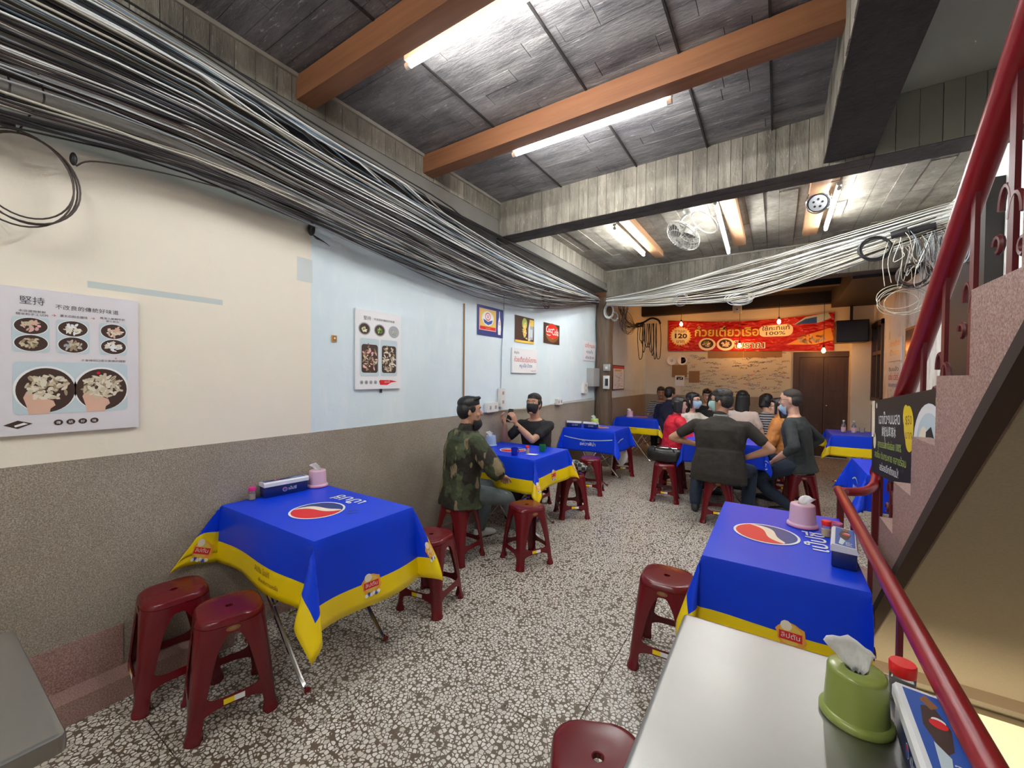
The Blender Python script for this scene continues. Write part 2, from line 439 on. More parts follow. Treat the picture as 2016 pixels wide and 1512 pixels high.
def remeshed(name, mb, mats, voxel, smooth=2, parent=None, world=True, **mt):
    me = mb.mesh('tmp', mats, True)
    o = bpy.data.objects.new('tmp', me); COL.objects.link(o)
    r = o.modifiers.new('r', 'REMESH'); r.mode = 'VOXEL'; r.voxel_size = voxel; r.use_smooth_shade = True
    if smooth: q = o.modifiers.new('s', 'SMOOTH'); q.factor = .5; q.iterations = smooth
    dg = bpy.context.evaluated_depsgraph_get()
    m2 = bpy.data.meshes.new_from_object(o.evaluated_get(dg))
    bpy.data.objects.remove(o); bpy.data.meshes.remove(me)
    m2.name = name
    if not m2.materials:
        for m_ in (mats if isinstance(mats, (list, tuple)) else [mats]): m2.materials.append(M(m_))
    if world and parent is not None: m2.transform(world_of(parent).inverted())
    m2.polygons.foreach_set('use_smooth', [True] * len(m2.polygons))
    o = bpy.data.objects.new(name, m2); COL.objects.link(o)
    if parent is not None: o.parent = parent
    return meta(o, **mt)

# ---- flat print: 2-D outlines laid on a surface, layer by layer
_tc = {}
def glyphs(txt, size, spacing=1.0, bold=0):
    k = (txt, spacing, bold)
    if k not in _tc:
        c = bpy.data.curves.new('t', 'FONT'); c.body = txt; c.space_character = spacing; c.resolution_u = 2; c.offset = bold
        o = bpy.data.objects.new('t', c); COL.objects.link(o)
        me = bpy.data.meshes.new_from_object(o.evaluated_get(bpy.context.evaluated_depsgraph_get()))
        _tc[k] = ([tuple(v.co[:2]) for v in me.vertices], [tuple(p_.vertices) for p_ in me.polygons])
        bpy.data.objects.remove(o); bpy.data.curves.remove(c); bpy.data.meshes.remove(me)
    vs, fs = _tc[k]
    return [(x * size, y * size) for x, y in vs], fs
class Print:
    """collects coloured shapes in 2-D (u right, v up) and lays them on a surface fn(u,v,lift)->point"""
    def __init__(s): s.items = []; s.mats = []
    def mi(s, m_):
        if m_ not in s.mats: s.mats.append(m_)
        return s.mats.index(m_)
    def poly(s, pts, m_, lay=1): s.items.append((pts, [tuple(range(len(pts)))], s.mi(m_), lay)); return s
    def rect(s, u0, v0, u1, v1, m_, lay=1, r=0, n=3):
        if r <= 0: return s.poly([(u0, v0), (u1, v0), (u1, v1), (u0, v1)], m_, lay)
        pts = []
        for cu, cv, a0 in ((u1 - r, v1 - r, 0), (u0 + r, v1 - r, 1), (u0 + r, v0 + r, 2), (u1 - r, v0 + r, 3)):
            for k in range(n + 1): a = (a0 + k / n) * PI / 2; pts.append((cu + r * math.cos(a), cv + r * math.sin(a)))
        return s.poly(pts, m_, lay)
    def disc(s, u, v, r, m_, lay=1, ry=None, n=28, rot=0, wob=0, rg=None):
        ry = r if ry is None else ry; pts = []
        for k in range(n):
            a = 2 * PI * k / n; w_ = 1 + (rg.uniform(-wob, wob) if rg else 0)
            x, y = r * math.cos(a) * w_, ry * math.sin(a) * w_
            pts.append((u + x * math.cos(rot) - y * math.sin(rot), v + x * math.sin(rot) + y * math.cos(rot)))
        return s.poly(pts, m_, lay)
    def line(s, pts, wd, m_, lay=1):
        for (x0, y0), (x1, y1) in zip(pts, pts[1:]):
            dx, dy = x1 - x0, y1 - y0; l = math.hypot(dx, dy) or 1; nx, ny = -dy / l * wd / 2, dx / l * wd / 2
            s.poly([(x0 - nx, y0 - ny), (x1 - nx, y1 - ny), (x1 + nx, y1 + ny), (x0 + nx, y0 + ny)], m_, lay)
        return s
    def text(s, txt, u, v, size, m_, lay=1, al='C', spacing=1.0, rot=0, width=None, bold=0):
        vs, fs = glyphs(txt, size, spacing, bold)
        if not vs: return s
        x0 = min(a for a, _ in vs); x1 = max(a for a, _ in vs); sc = 1.0
        if width: sc = width / max(1e-6, x1 - x0)
        off = {'C': (x0 + x1) / 2, 'L': x0, 'R': x1}[al]
        vs = [((a - off) * sc, b_) for a, b_ in vs]
        if rot: vs = [(a * math.cos(rot) - b_ * math.sin(rot), a * math.sin(rot) + b_ * math.cos(rot)) for a, b_ in vs]
        s.items.append(([(u + a, v + b_) for a, b_ in vs], fs, s.mi(m_), lay)); return s
    def blobs(s, u, v, ru, rv, cols, n, sz, rg, lay=3, asp=.45):
        for i in range(n):
            a = rg.uniform(0, 2 * PI); q = math.sqrt(rg.random())
            s.disc(u + ru * q * math.cos(a), v + rv * q * math.sin(a), sz * rg.uniform(.6, 1.3), rg.choice(cols), lay + i * .02, ry=sz * asp * rg.uniform(.6, 1.2), n=8, rot=rg.uniform(0, PI), wob=.2, rg=rg)
        return s
    def build(s, name, parent, fn, world=True, step=.00025, lift=.0006, **mt):
        mb = MB()
        for pts, fs, mi_, lay in s.items: mb.add([fn(u, v, lift + step * lay) for u, v in pts], fs, mi_)
        return mb.build(name, s.mats, parent, world=world, smooth=None, **mt)
def plane_fn(o, ux, uy):
    o, ux, uy = V(o), V(ux).normalized(), V(uy).normalized(); n_ = ux.cross(uy)
    return lambda u, v, h: o + ux * u + uy * v + n_ * h

# ================================================================== ROOM
XL, XR, YB, YF = -2.62, 1.42, 9.85, -2.6
ZC = 3.28
def struct(name, mb, mats, parent=None, smooth=None, **k):
    return mb.build(name, mats, parent, world=parent is not None, smooth=smooth, kind='structure', **k)
def boarded(o, ua, va, nrm, lu, lv, wd, rg, dep=.006, th=.05, tone=(.72, 1.25), mb=None, segs=1):
    """board-marked concrete: strips running along ua, laid side by side along va, each proud by its own amount"""
    mb = mb or MB(); o, ua, va, nrm = V(o), V(ua), V(va), V(nrm)
    v = 0.0
    while v < lv - 1e-6:
        w_ = min(wd * rg.uniform(.8, 1.2), lv - v)
        if lv - v - w_ < wd * .3: w_ = lv - v
        cuts = [0] + sorted(rg.uniform(.1, .9) * lu for _ in range(segs - 1)) + [lu]
        for u0, u1 in zip(cuts, cuts[1:]):
            d = rg.uniform(0, dep); g = .0015
            P = [o + ua * a + va * b_ for a, b_ in ((u0 + g, v + g), (u1 - g, v + g), (u1 - g, v + w_ - g), (u0 + g, v + w_ - g))]
            Q = [p_ + nrm * d for p_ in P]; P = [p_ - nrm * th for p_ in P]
            mb.add(P + Q, [(4, 5, 6, 7), (0, 1, 5, 4), (1, 2, 6, 5), (2, 3, 7, 6), (3, 0, 4, 7), (3, 2, 1, 0)], 0, rg.uniform(*tone))
        v += w_
    return mb

# floor: a slab and terrazzo panels about 91 cm square, cut out for the stairwell
floor = thing('floor', 'terrazzo floor of cream stone chips in brown cement', 'floor', kind='structure')
mb = MB(); SX, SY0, SY1 = .38, -1.2, 3.19
mb.box((XL - .1, YF, -.22), (SX, YB + .1, -.012)); mb.box((SX, SY1, -.22), (XR + .1, YB + .1, -.012)); mb.box((SX, YF, -.22), (XR + .1, SY0, -.012))
mb.build('floor_slab', 'grout', floor, world=True, smooth=None)
xs = [XL, -1.62, -.70, SX, 1.30, XR + .02]; ys = [YF, -2.12, -1.2, -.30, .61, 1.53, 2.36, SY1, 4.18, 5.09, 6.0, 6.91, 7.82, 8.73, YB]
for i in range(len(xs) - 1):
    for j in range(len(ys) - 1):
        if xs[i] >= SX - .01 and SY0 - .01 <= ys[j] < SY1 - .02: continue
        MB().box((xs[i] + .002, ys[j] + .002, -.012), (xs[i + 1] - .002, ys[j + 1] - .002, 0)).build('panel', 'terrazzo', floor, world=True, smooth=None)
mb = MB()
ck = [(-1.46, 2.19), (-1.38, 2.21), (-1.33, 2.17), (-1.24, 2.15), (-1.12, 2.16), (-1.0, 2.12), (-.86, 2.12), (-.78, 2.08)]
for (a0, b0), (a1, b1) in zip(ck, ck[1:]): mb.box((min(a0, a1), min(b0, b1) - .0012, 0.0), (max(a0, a1), max(b0, b1) - .0 + .0005, .0006))
mbk = MB().tube([(a, b_, .0003) for a, b_ in ck], .0014, 4)
mbk.build('crack', 'grout', floor, world=True, smooth=None)

# left wall
wl = thing('wall_left', 'long left wall with grey pebble-dash wainscot, cream paint and pale blue paint', 'wall', kind='structure')
MB().box((XL - .12, YF, 1.11), (XL - .003, YB, 3.4)).build('painted_wall', 'wall_paint', wl, world=True, smooth=None)
MB().box((XL - .12, YF, -.1), (XL, YB, 1.112)).build('wainscot', 'pebble_dash', wl, world=True, smooth=None)
bl = thing('baseboard_left', 'pink terrazzo skirting along the left wall', 'baseboard', kind='structure')
MB().box((XL, YF, 0), (XL + .12, 1.05, .10)).box((XL, YF, .10), (XL + .004, .62, .30)).build('skirting', 'pink_terrazzo', bl, world=True, smooth=None)
MB().box((XL, 1.05, 0), (XL + .03, YB, .10)).build('skirting', 'pink_terrazzo', bl, world=True, smooth=None)
# right and back walls
MBr = MB().box((XR, YF, -2.8), (XR + .12, 3.45, 3.4)); struct('wall_right_stairwell', MBr, 'right_wall_paint')
wr = thing('wall_right', 'right wall of weathered white and beige paint', 'wall', kind='structure')
mb = MB()
for lo, hi in (((XR, 3.45, -.1), (XR + .12, 8.72, 3.4)), ((XR, 9.55, -.1), (XR + .12, YB, 3.4)), ((XR, 8.72, -.1), (XR + .12, 9.55, 1.16)), ((XR, 8.72, 2.46), (XR + .12, 9.55, 3.4))): mb.box(lo, hi)
mb.build('painted_wall', 'right_wall_paint', wr, world=True, smooth=None)
MB().box((XR - .012, 7.0, 0), (XR, YB, 1.06)).build('wainscot', 'pebble_dash', wr, world=True, smooth=None)
MB().box((XR - .30, 9.55, 0), (XR, 9.85, 3.3)).build('pilaster', 'back_paint', wr, world=True, smooth=None)
wb = thing('wall_back', 'cream back wall with brown wainscot', 'wall', kind='structure')
DX0, DX1, DZ = .36, 1.13, 1.93
mb = MB()
for lo, hi in (((XL, YB, -.1), (DX0, YB + .12, 3.4)), ((DX1, YB, -.1), (XR + .1, YB + .12, 3.4)), ((DX0, YB, DZ), (DX1, YB + .12, 3.4))): mb.box(lo, hi)
mb.build('painted_wall', 'back_paint', wb, world=True, smooth=None)
MB().box((XL, YB - .015, 0), (DX0 - .1, YB, 1.12)).box((DX1 + .1, YB - .015, 0), (XR, YB, 1.06)).build('wainscot', 'pebble_dash', wb, world=True, smooth=None)
struct('wall_front', MB().box((XL - .1, YF - .12, -.1), (XR + .1, YF, 3.4)), 'back_paint')

# door in the back wall
dr = thing('door_1', 'dark brown panelled double door in the back wall', 'door', (DX0, YB, 0), kind='structure')
fr = MB().box((-.1, -.05, 0), (.0, .06, DZ)).box((DX1 - DX0, -.05, 0), (DX1 - DX0 + .1, .06, DZ)).box((-.1, -.05, DZ), (DX1 - DX0 + .1, .06, DZ + .1)).build('door_frame', 'dark_wood', dr, smooth=None)
wd = (DX1 - DX0) / 2
for i in range(2):
    lf = MB().box((i * wd + .004, .0, .01), ((i + 1) * wd - .004, .04, DZ - .005)).build('door_leaf', 'dark_wood', dr, smooth=None)
    for z0, z1 in ((.12, .62), (.74, 1.16), (1.28, 1.80)):
        mb = MB().box((i * wd + .07, -.012, z0), ((i + 1) * wd - .07, .0, z1)); mb.build('door_panel', 'dark_wood', lf, world=False, smooth=None)
MB().box((-.1, .061, 0), (DX1 - DX0 + .1, .08, DZ + .1)).build('light_stop', 'dark_wood', dr, smooth=None)  # added unseen box, stops outside light showing between the leaves
MB().ell((wd + .05, -.03, 1.0), (.022, .022, .022)).build('door_knob', 'chrome', dr)
# window in the right wall
wn = thing('window_1', 'tall dark wooden barred window in the right wall', 'window', kind='structure')
mb = MB()
for lo, hi in (((XR - .03, 8.70, 1.14), (XR + .06, 8.77, 2.48)), ((XR - .03, 9.48, 1.14), (XR + .06, 9.56, 2.48)), ((XR - .03, 8.70, 2.40), (XR + .06, 9.56, 2.48)), ((XR - .03, 8.70, 1.14), (XR + .06, 9.56, 1.20)), ((XR - .02, 8.77, 1.92), (XR + .05, 9.48, 1.98)), ((XR - .02, 9.10, 1.2), (XR + .05, 9.15, 2.4))): mb.box(lo, hi)
mb.build('window_frame', 'dark_wood', wn, world=True, smooth=None)
for a, b_ in ((8.77, 9.10), (9.15, 9.48)):
    for z0, z1 in ((1.2, 1.92), (1.98, 2.4)): MB().box((XR + .03, a, z0), (XR + .036, b_, z1)).build('pane', 'glass', wn, world=True, smooth=None)
struct('trim_1', MB().box((XR + .13, 8.6, 1.0), (XR + .15, 9.7, 2.6)), 'rear_ceiling')

# ceiling, beams
rg = random.Random(3)
struct('ceiling', boarded((-2.42, YF, ZC), (1, 0, 0), (0, 1, 0), (0, 0, -1), 2.66, 6.07, .115, rg, .004, .03, tone=(.8, 1.2), segs=4), 'ceiling_concrete')
mb = boarded((XL, 3.7, ZC), (0, 1, 0), (1, 0, 0), (0, 0, -1), 2.9, XR - XL, .14, rg, .014, .03, segs=3)
struct('ceiling_middle', mb, 'rough_concrete')
struct('ceiling_stairwell', MB().box((.5, YF, ZC), (XR + .1, 3.5, ZC + .06)), 'green_plaster')
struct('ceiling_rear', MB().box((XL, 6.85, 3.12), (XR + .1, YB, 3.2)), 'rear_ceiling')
struct('ceiling_slab', MB().box((XL - .1, YF, 3.34), (XR + .1, YB + .1, 3.42)), 'dark_concrete')
# joints running the long way across the front bay
mb = MB()
for x in (-1.72, -1.02, -.48, -.06): mb.box((x - .006, YF, ZC - .0125), (x + .006, 3.47, ZC - .001))
struct('trim_2', mb, 'dark_concrete')
def tb(name, y0, y1, zb, mt, x0=XL, x1=XR, **k):
    t_ = thing(name, k.get('label'), 'beam', kind='structure')
    mb = boarded((x0, y0, zb), (0, 0, 1), (1, 0, 0), (0, -1, 0), ZC - zb, x1 - x0, .095, rg, .006, .03, (.75, 1.2))
    boarded((x0, y1, zb), (0, 0, 1), (1, 0, 0), (0, 1, 0), ZC - zb, x1 - x0, .095, rg, .006, .03, (.75, 1.2), mb)
    mb.build('board_marked_face', mt, t_, world=True, smooth=None)
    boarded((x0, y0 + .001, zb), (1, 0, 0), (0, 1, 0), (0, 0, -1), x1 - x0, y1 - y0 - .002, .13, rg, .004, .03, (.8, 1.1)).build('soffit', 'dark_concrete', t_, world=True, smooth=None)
    return t_
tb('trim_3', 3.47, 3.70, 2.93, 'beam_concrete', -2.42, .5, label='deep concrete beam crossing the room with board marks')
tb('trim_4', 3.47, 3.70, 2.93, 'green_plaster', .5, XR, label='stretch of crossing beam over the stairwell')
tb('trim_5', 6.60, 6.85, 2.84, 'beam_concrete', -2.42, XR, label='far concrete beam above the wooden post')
def lb(name, x0, x1, y0, y1, zb, zm, faces, **k):
    t_ = thing(name, k.get('label'), 'beam', kind='structure')
    mb = MB()
    for fx, s_ in faces:
        if s_ > 0: boarded((fx, y0, zm), (0, 0, 1), (0, 1, 0), (1, 0, 0), ZC - zm, y1 - y0, .10, rg, .006, .03, (.75, 1.2), mb)
        else: boarded((fx, y0, zm), (0, 0, 1), (0, 1, 0), (-1, 0, 0), ZC - zm, y1 - y0, .10, rg, .006, .03, (.75, 1.2), mb)
    mb.build('board_marked_face', 'beam_concrete', t_, world=True, smooth=None)
    MB().box((x0, y0, zb), (x1, y1, ZC - .002)).build('core', 'smooth_grey' if zm > zb else 'dark_concrete', t_, world=True, smooth=None)
    return t_
lb('trim_6', XL, -2.425, YF, 3.47, 2.93, 3.10, [(-2.42, 1)], label='concrete beam along the top of the left wall')
lb('trim_7', XL, -2.425, 3.70, 6.6, 2.93, 3.06, [(-2.42, 1)], label='concrete beam over the blue wall, far bay')
lb('trim_8', .24, .498, YF, 3.47, 2.95, 2.95, [(.237, -1)], label='concrete beam beside the stairwell')
struct('trim_9', MB().box((-2.42, YF, 3.255), (-2.40, 3.47, ZC)).box((-2.42, 6.58, 3.25), (.9, 6.60, 3.272)), 'batten')
struct('trim_10', MB().cyl((-2.40, YF, 2.925), (-2.40, 6.55, 2.925), .016, seg=8), 'cable_black', smooth=40)
# timber beams under the ceiling and timber boards in the middle bay
for y in (-.55, 1.41, 2.44):
    o = MB().box((-2.42, y - .055, 3.13), (.235, y + .055, ZC - .01)); o.build('trim_11', 'wood_beam', None, smooth=None, kind='structure')
for x0, x1 in ((-1.47, -1.36), (-.49, -.36), (.22, .36)):
    MB().box((x0, 4.25, 3.19), (x1, 5.95, ZC - .01)).build('trim_12', 'wood_board', None, smooth=None, kind='structure')
# wooden post
ps = thing('trim_13', 'dark weathered wooden post at the corner of the blue wall', 'post', (-2.48, 6.72, 0), kind='structure')
rings = []
for i in range(15):
    z = 2.84 * i / 14; r = .125 + .008 * math.sin(i * 1.7)
    rings.append([V((r * math.copysign(abs(math.cos(a)) ** .6, math.cos(a)), r * math.copysign(abs(math.sin(a)) ** .6, math.sin(a)), z)) for a in [2 * PI * k / 16 for k in range(16)]])
MB().loftv(rings).build('post_shaft', 'post_wood', ps)
# rear: loft beam, dark panelling above the back wall
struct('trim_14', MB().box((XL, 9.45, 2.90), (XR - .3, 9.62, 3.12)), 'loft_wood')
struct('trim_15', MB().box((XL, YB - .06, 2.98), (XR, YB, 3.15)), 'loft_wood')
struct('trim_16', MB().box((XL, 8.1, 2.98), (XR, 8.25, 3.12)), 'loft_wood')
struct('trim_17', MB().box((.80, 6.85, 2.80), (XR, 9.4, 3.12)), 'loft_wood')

# ---------------------------------------------------------------- staircase
st = thing('staircase', 'pink terrazzo staircase rising towards the viewer on the right', 'staircase', kind='structure')
RZ, TY, NS = .21625, .253, 15
yn = lambda n: 1.507 + TY * (8 - n)
sof = lambda y: 1.298 - .885 * (y - 1.545)
X0, X1 = .41, XR
top = [(yn(1), 0.0)]
for n in range(1, NS + 1): top += [(yn(n), RZ * n), (yn(n + 1), RZ * n)]
yend = yn(NS + 1)
poly = top + [(yend, sof(yend)), (SY1, sof(SY1)), (SY1, -.02), (yn(1), -.02)]
# side stringer, extruded 5 cm (triangulated by quads per step so that it stays clean)
mb = MB()
for n in range(1, NS + 1):
    ya, yb = yn(n), yn(n + 1); za, zb = min(sof(ya), RZ * n - .02), sof(yb)
    ya2 = min(ya, SY1) if n == 1 else ya
    za = sof(ya2)
    vs = [(X0, ya2, za), (X0, yb, zb), (X0, yb, RZ * n), (X0, ya2, RZ * n)]
    vs += [(X0 + .05, y, z) for _, y, z in vs]
    mb.add(vs, [(0, 1, 2, 3), (7, 6, 5, 4), (3, 2, 6, 7), (0, 3, 7, 4), (1, 0, 4, 5), (2, 1, 5, 6)])
mb.box((X0, SY1, -.02), (X0 + .05, yn(1), RZ))
mb.build('stringer', 'pink_terrazzo', st, world=True, smooth=None)
for n in range(1, NS + 1):
    MB().box((X0 + .068, yn(n + 1), RZ * n - .05), (X1, yn(n), RZ * n)).box((X0 + .068, yn(n) - .03, RZ * (n - 1)), (X1, yn(n), RZ * n - .05)).build('step', 'pink_terrazzo', st, world=True, smooth=None)
def slope_slab(xa, xb, d0, d1):
    vs = [(x, y, sof(y) + d) for x in (xa, xb) for y in (SY1, yend) for d in (d0, d1)]
    return MB().add(vs, [(0, 1, 3, 2), (4, 6, 7, 5), (0, 2, 6, 4), (1, 5, 7, 3), (0, 4, 5, 1), (2, 3, 7, 6)])
slope_slab(X0 + .042, X1, .0, .05).build('soffit', 'olive_plaster', st, world=True, smooth=None)
slope_slab(X0 - .001, X0 + .043, -.004, .05).build('soffit_band', 'stair_band', st, world=True, smooth=None)
# downstairs
struct('wall_downstairs', MB().box((SX - .6, 3.66, -2.8), (XR + .1, 3.76, -.22)), 'olive_plaster')
struct('trim_18', MB().box((SX - .6, 3.60, -.60), (XR + .1, 3.66, -.52)), 'cream_tile')
struct('trim_19', MB().box((SX - .6, 3.64, -2.8), (1.28, 3.66, -.60)), 'cream_tile')
struct('wall_stairwell_left', MB().box((SX - .1, SY0, -2.8), (SX, 3.66, -.22)), 'olive_plaster')
struct('floor_downstairs', MB().box((SX - .1, SY0 - .5, -2.9), (XR + .1, 3.76, -2.8)), 'pink_terrazzo')
struct('wall_stairwell_front', MB().box((SX - .1, SY0 - .1, -2.8), (XR + .1, SY0, 0)), 'olive_plaster')
dl = bpy.data.lights.new('downstairs_lamp', 'AREA'); dl.energy = 13; dl.size = .5; dl.color = (1, .86, .62)
lo_ = bpy.data.objects.new('downstairs_lamp', dl); COL.objects.link(lo_); lo_.location = (.62, 1.7, -1.0); lo_.rotation_euler = (math.radians(60), 0, 0)

# ---------------------------------------------------------------- railing
rl = thing('stair_railing', 'dark red iron railing with round handrail around the stairwell', 'railing')
up0, up1 = V((.518, 3.296, .913)), V((.518, .927, 2.95))
MB().cyl(up0 + V((0, -.02, .02)), up1, .036, seg=20).build('handrail', 'rail_red', rl, world=True, label='sloping upper handrail')
gp = [(.30, -1.1, .875), (.30, .9, .875), (.305, 2.80, .870), (.31, 2.90, .868), (.33, 2.955, .866), (.38, 2.985, .866), (.44, 3.04, .872), (.485, 3.14, .89), (.51, 3.24, .93), (.518, 3.24, .99)]
def smooth_path(p, n=6):
    p = [V(q) for q in p]; out = []
    for i in range(len(p) - 1):
        a, b_, c, d = p[max(i - 1, 0)], p[i], p[i + 1], p[min(i + 2, len(p) - 1)]
        for k in range(n):
            t_ = k / n; out.append(.5 * ((2 * b_) + (c - a) * t_ + (2 * a - 5 * b_ + 4 * c - d) * t_ ** 2 + (3 * b_ - a - 3 * c + d) * t_ ** 3))
    out.append(p[-1]); return out
MB().tube([p_ for p_ in smooth_path(gp)], .0235, 14).build('handrail', 'rail_red', rl, world=True, label='level lower handrail beside the tables')
def bal(mb, x, y, z0, z1, w_=.012): mb.box((x - .006, y - w_, z0), (x + .006, y + w_, z1))
def scroll(mb, x, y, z, s_=1):
    mb.tube([(x, y + s_ * (.03 + .035 * math.cos(a)), z + .06 * math.sin(a)) for a in [PI * (k / 8) for k in range(9)]], .008, 6)
    mb.tube([(x, y + s_ * (.075 + .022 * math.cos(a)), z - .09 + .022 * math.sin(a)) for a in [1.5 * PI * k / 8 for k in range(9)]], .008, 6)
for n in range(1, 12):
    y = yn(n) - .125; z0 = RZ * n; z1 = up0.z + (up0.y - y) * (up1.z - up0.z) / (up0.y - up1.y) - .03
    mb = MB(); bal(mb, .518, y, z0, z1, .017)
    mb.build('baluster', 'rail_iron', rl, world=True)
    if n > 1:
        for q in (1, -1): mb = MB(); scroll(mb, .518, y + .01, z0 + .44 + .02 * q, q); mb.build('scroll', 'rail_iron', rl, world=True, kind='stuff')
MB().box((.503, 3.29, 0), (.533, 3.325, .93)).build('newel', 'rail_iron', rl, world=True)
MB().box((.29, 2.86, 0), (.32, 2.89, .86)).build('newel', 'rail_iron', rl, world=True)
for i in range(8):
    y = 2.45 - i * .44; mb = MB(); bal(mb, .305, y, .0, .86)
    mb.build('baluster', 'rail_iron', rl, world=True)
    for q in (1, -1): mb = MB(); scroll(mb, .305, y, .60, q); mb.build('scroll', 'rail_iron', rl, world=True, kind='stuff')
MB().box((.297, -1.1, .12), (.313, 2.87, .15)).build('bottom_rail', 'rail_iron', rl, world=True)

# ---------------------------------------------------------------- lamps
def tube_lamp(p0, p1, label, group='ceiling tube lamps'):
    p0, p1 = V(p0), V(p1); d = (p1 - p0).normalized()
    t_ = thing('tube_lamp', label, 'lamp', tuple((p0 + p1) / 2), group=group)
    up = V((0, 0, 1)); sd = d.cross(up)
    MB().cyl(p0 + d * .02, p1 - d * .02, .0145, seg=14).build('glass_tube', 'tube_glow', t_, world=True)
    b0, b1 = p0 + up * .035, p1 + up * .035
    mb = MB(); vs = []
    for c in (b0, b1):
        for s1, s2 in ((-.018, -.012), (.018, -.012), (.018, .012), (-.018, .012)): vs.append(c + sd * s1 + up * s2)
    mb.add(vs, [(0, 1, 2, 3), (7, 6, 5, 4), (0, 4, 5, 1), (1, 5, 6, 2), (2, 6, 7, 3), (3, 7, 4, 0)]).build('batten', 'fixture', t_, world=True, smooth=None)
    for c in (p0, p1):
        q = d if c is p0 else -d
        MB().cyl(c, c + q * .03, .017, seg=12).cyl(c + q * .012, c + q * .012 + up * .03, .009, seg=8).build('end_cap', 'fixture', t_, world=True)
tube_lamp((-1.68, 1.535, 3.14), (-.55, 1.535, 3.14), 'glowing tube lamp nearest the viewer, on the near timber beam')
tube_lamp((-1.67, 2.56, 3.14), (-.55, 2.56, 3.14), 'glowing tube lamp on the second timber beam, crossing the room')
tube_lamp((-1.535, 4.42, 3.15), (-1.535, 5.62, 3.15), 'glowing tube lamp left of the ceiling fan, running lengthwise')
tube_lamp((-.52, 4.30, 3.16), (-.52, 5.62, 3.02), 'glowing tube lamp just right of the ceiling fan')
tube_lamp((.42, 4.5, 3.15), (.42, 5.69, 3.15), 'glowing tube lamp farthest right, near the cable coils')
tube_lamp((-1.68, -.42, 3.14), (-.55, -.42, 3.14), 'added fill tube lamp, unseen, on the timber beam behind the viewer')  # added out of view as fill for the near tables and floor
tube_lamp((-1.68, -1.7, 3.14), (-.55, -1.7, 3.14), 'added fill tube lamp, unseen, at the very front of the room')  # another added unseen tube, evens out the light from the front
def bulb(x, y, z, ztop, label):
    t_ = thing('pendant_bulb', label, 'lamp', (x, y, z), group='bare warm bulbs at the back')
    MB().lathe([(.001, -.045), (.018, -.04), (.028, -.022), (.03, -.005), (.024, .018), (.013, .034), (.012, .045)], seg=16).build('bulb', 'bulb_glow', t_)
    MB().lathe([(.014, .04), (.017, .045), (.017, .08), (.006, .09)], seg=12).build('socket', 'black_plastic', t_)
    MB().cyl((0, 0, .08), (0, 0, ztop - z), .004, seg=6).build('cord', 'cable_black', t_)
bulb(-1.72, 9.2, 2.64, 3.1, 'warm bulb hanging over the left end of the red banner')
bulb(.01, 9.2, 2.58, 3.1, 'warm bulb hanging near the white lettering of the banner')
bulb(.69, 9.2, 2.02, 3.1, 'warm bulb hanging lowest, above the back door')
bulb(-.65, 9.4, 2.17, 3.1, 'warm bulb hanging in front of the printed noodle bowl')

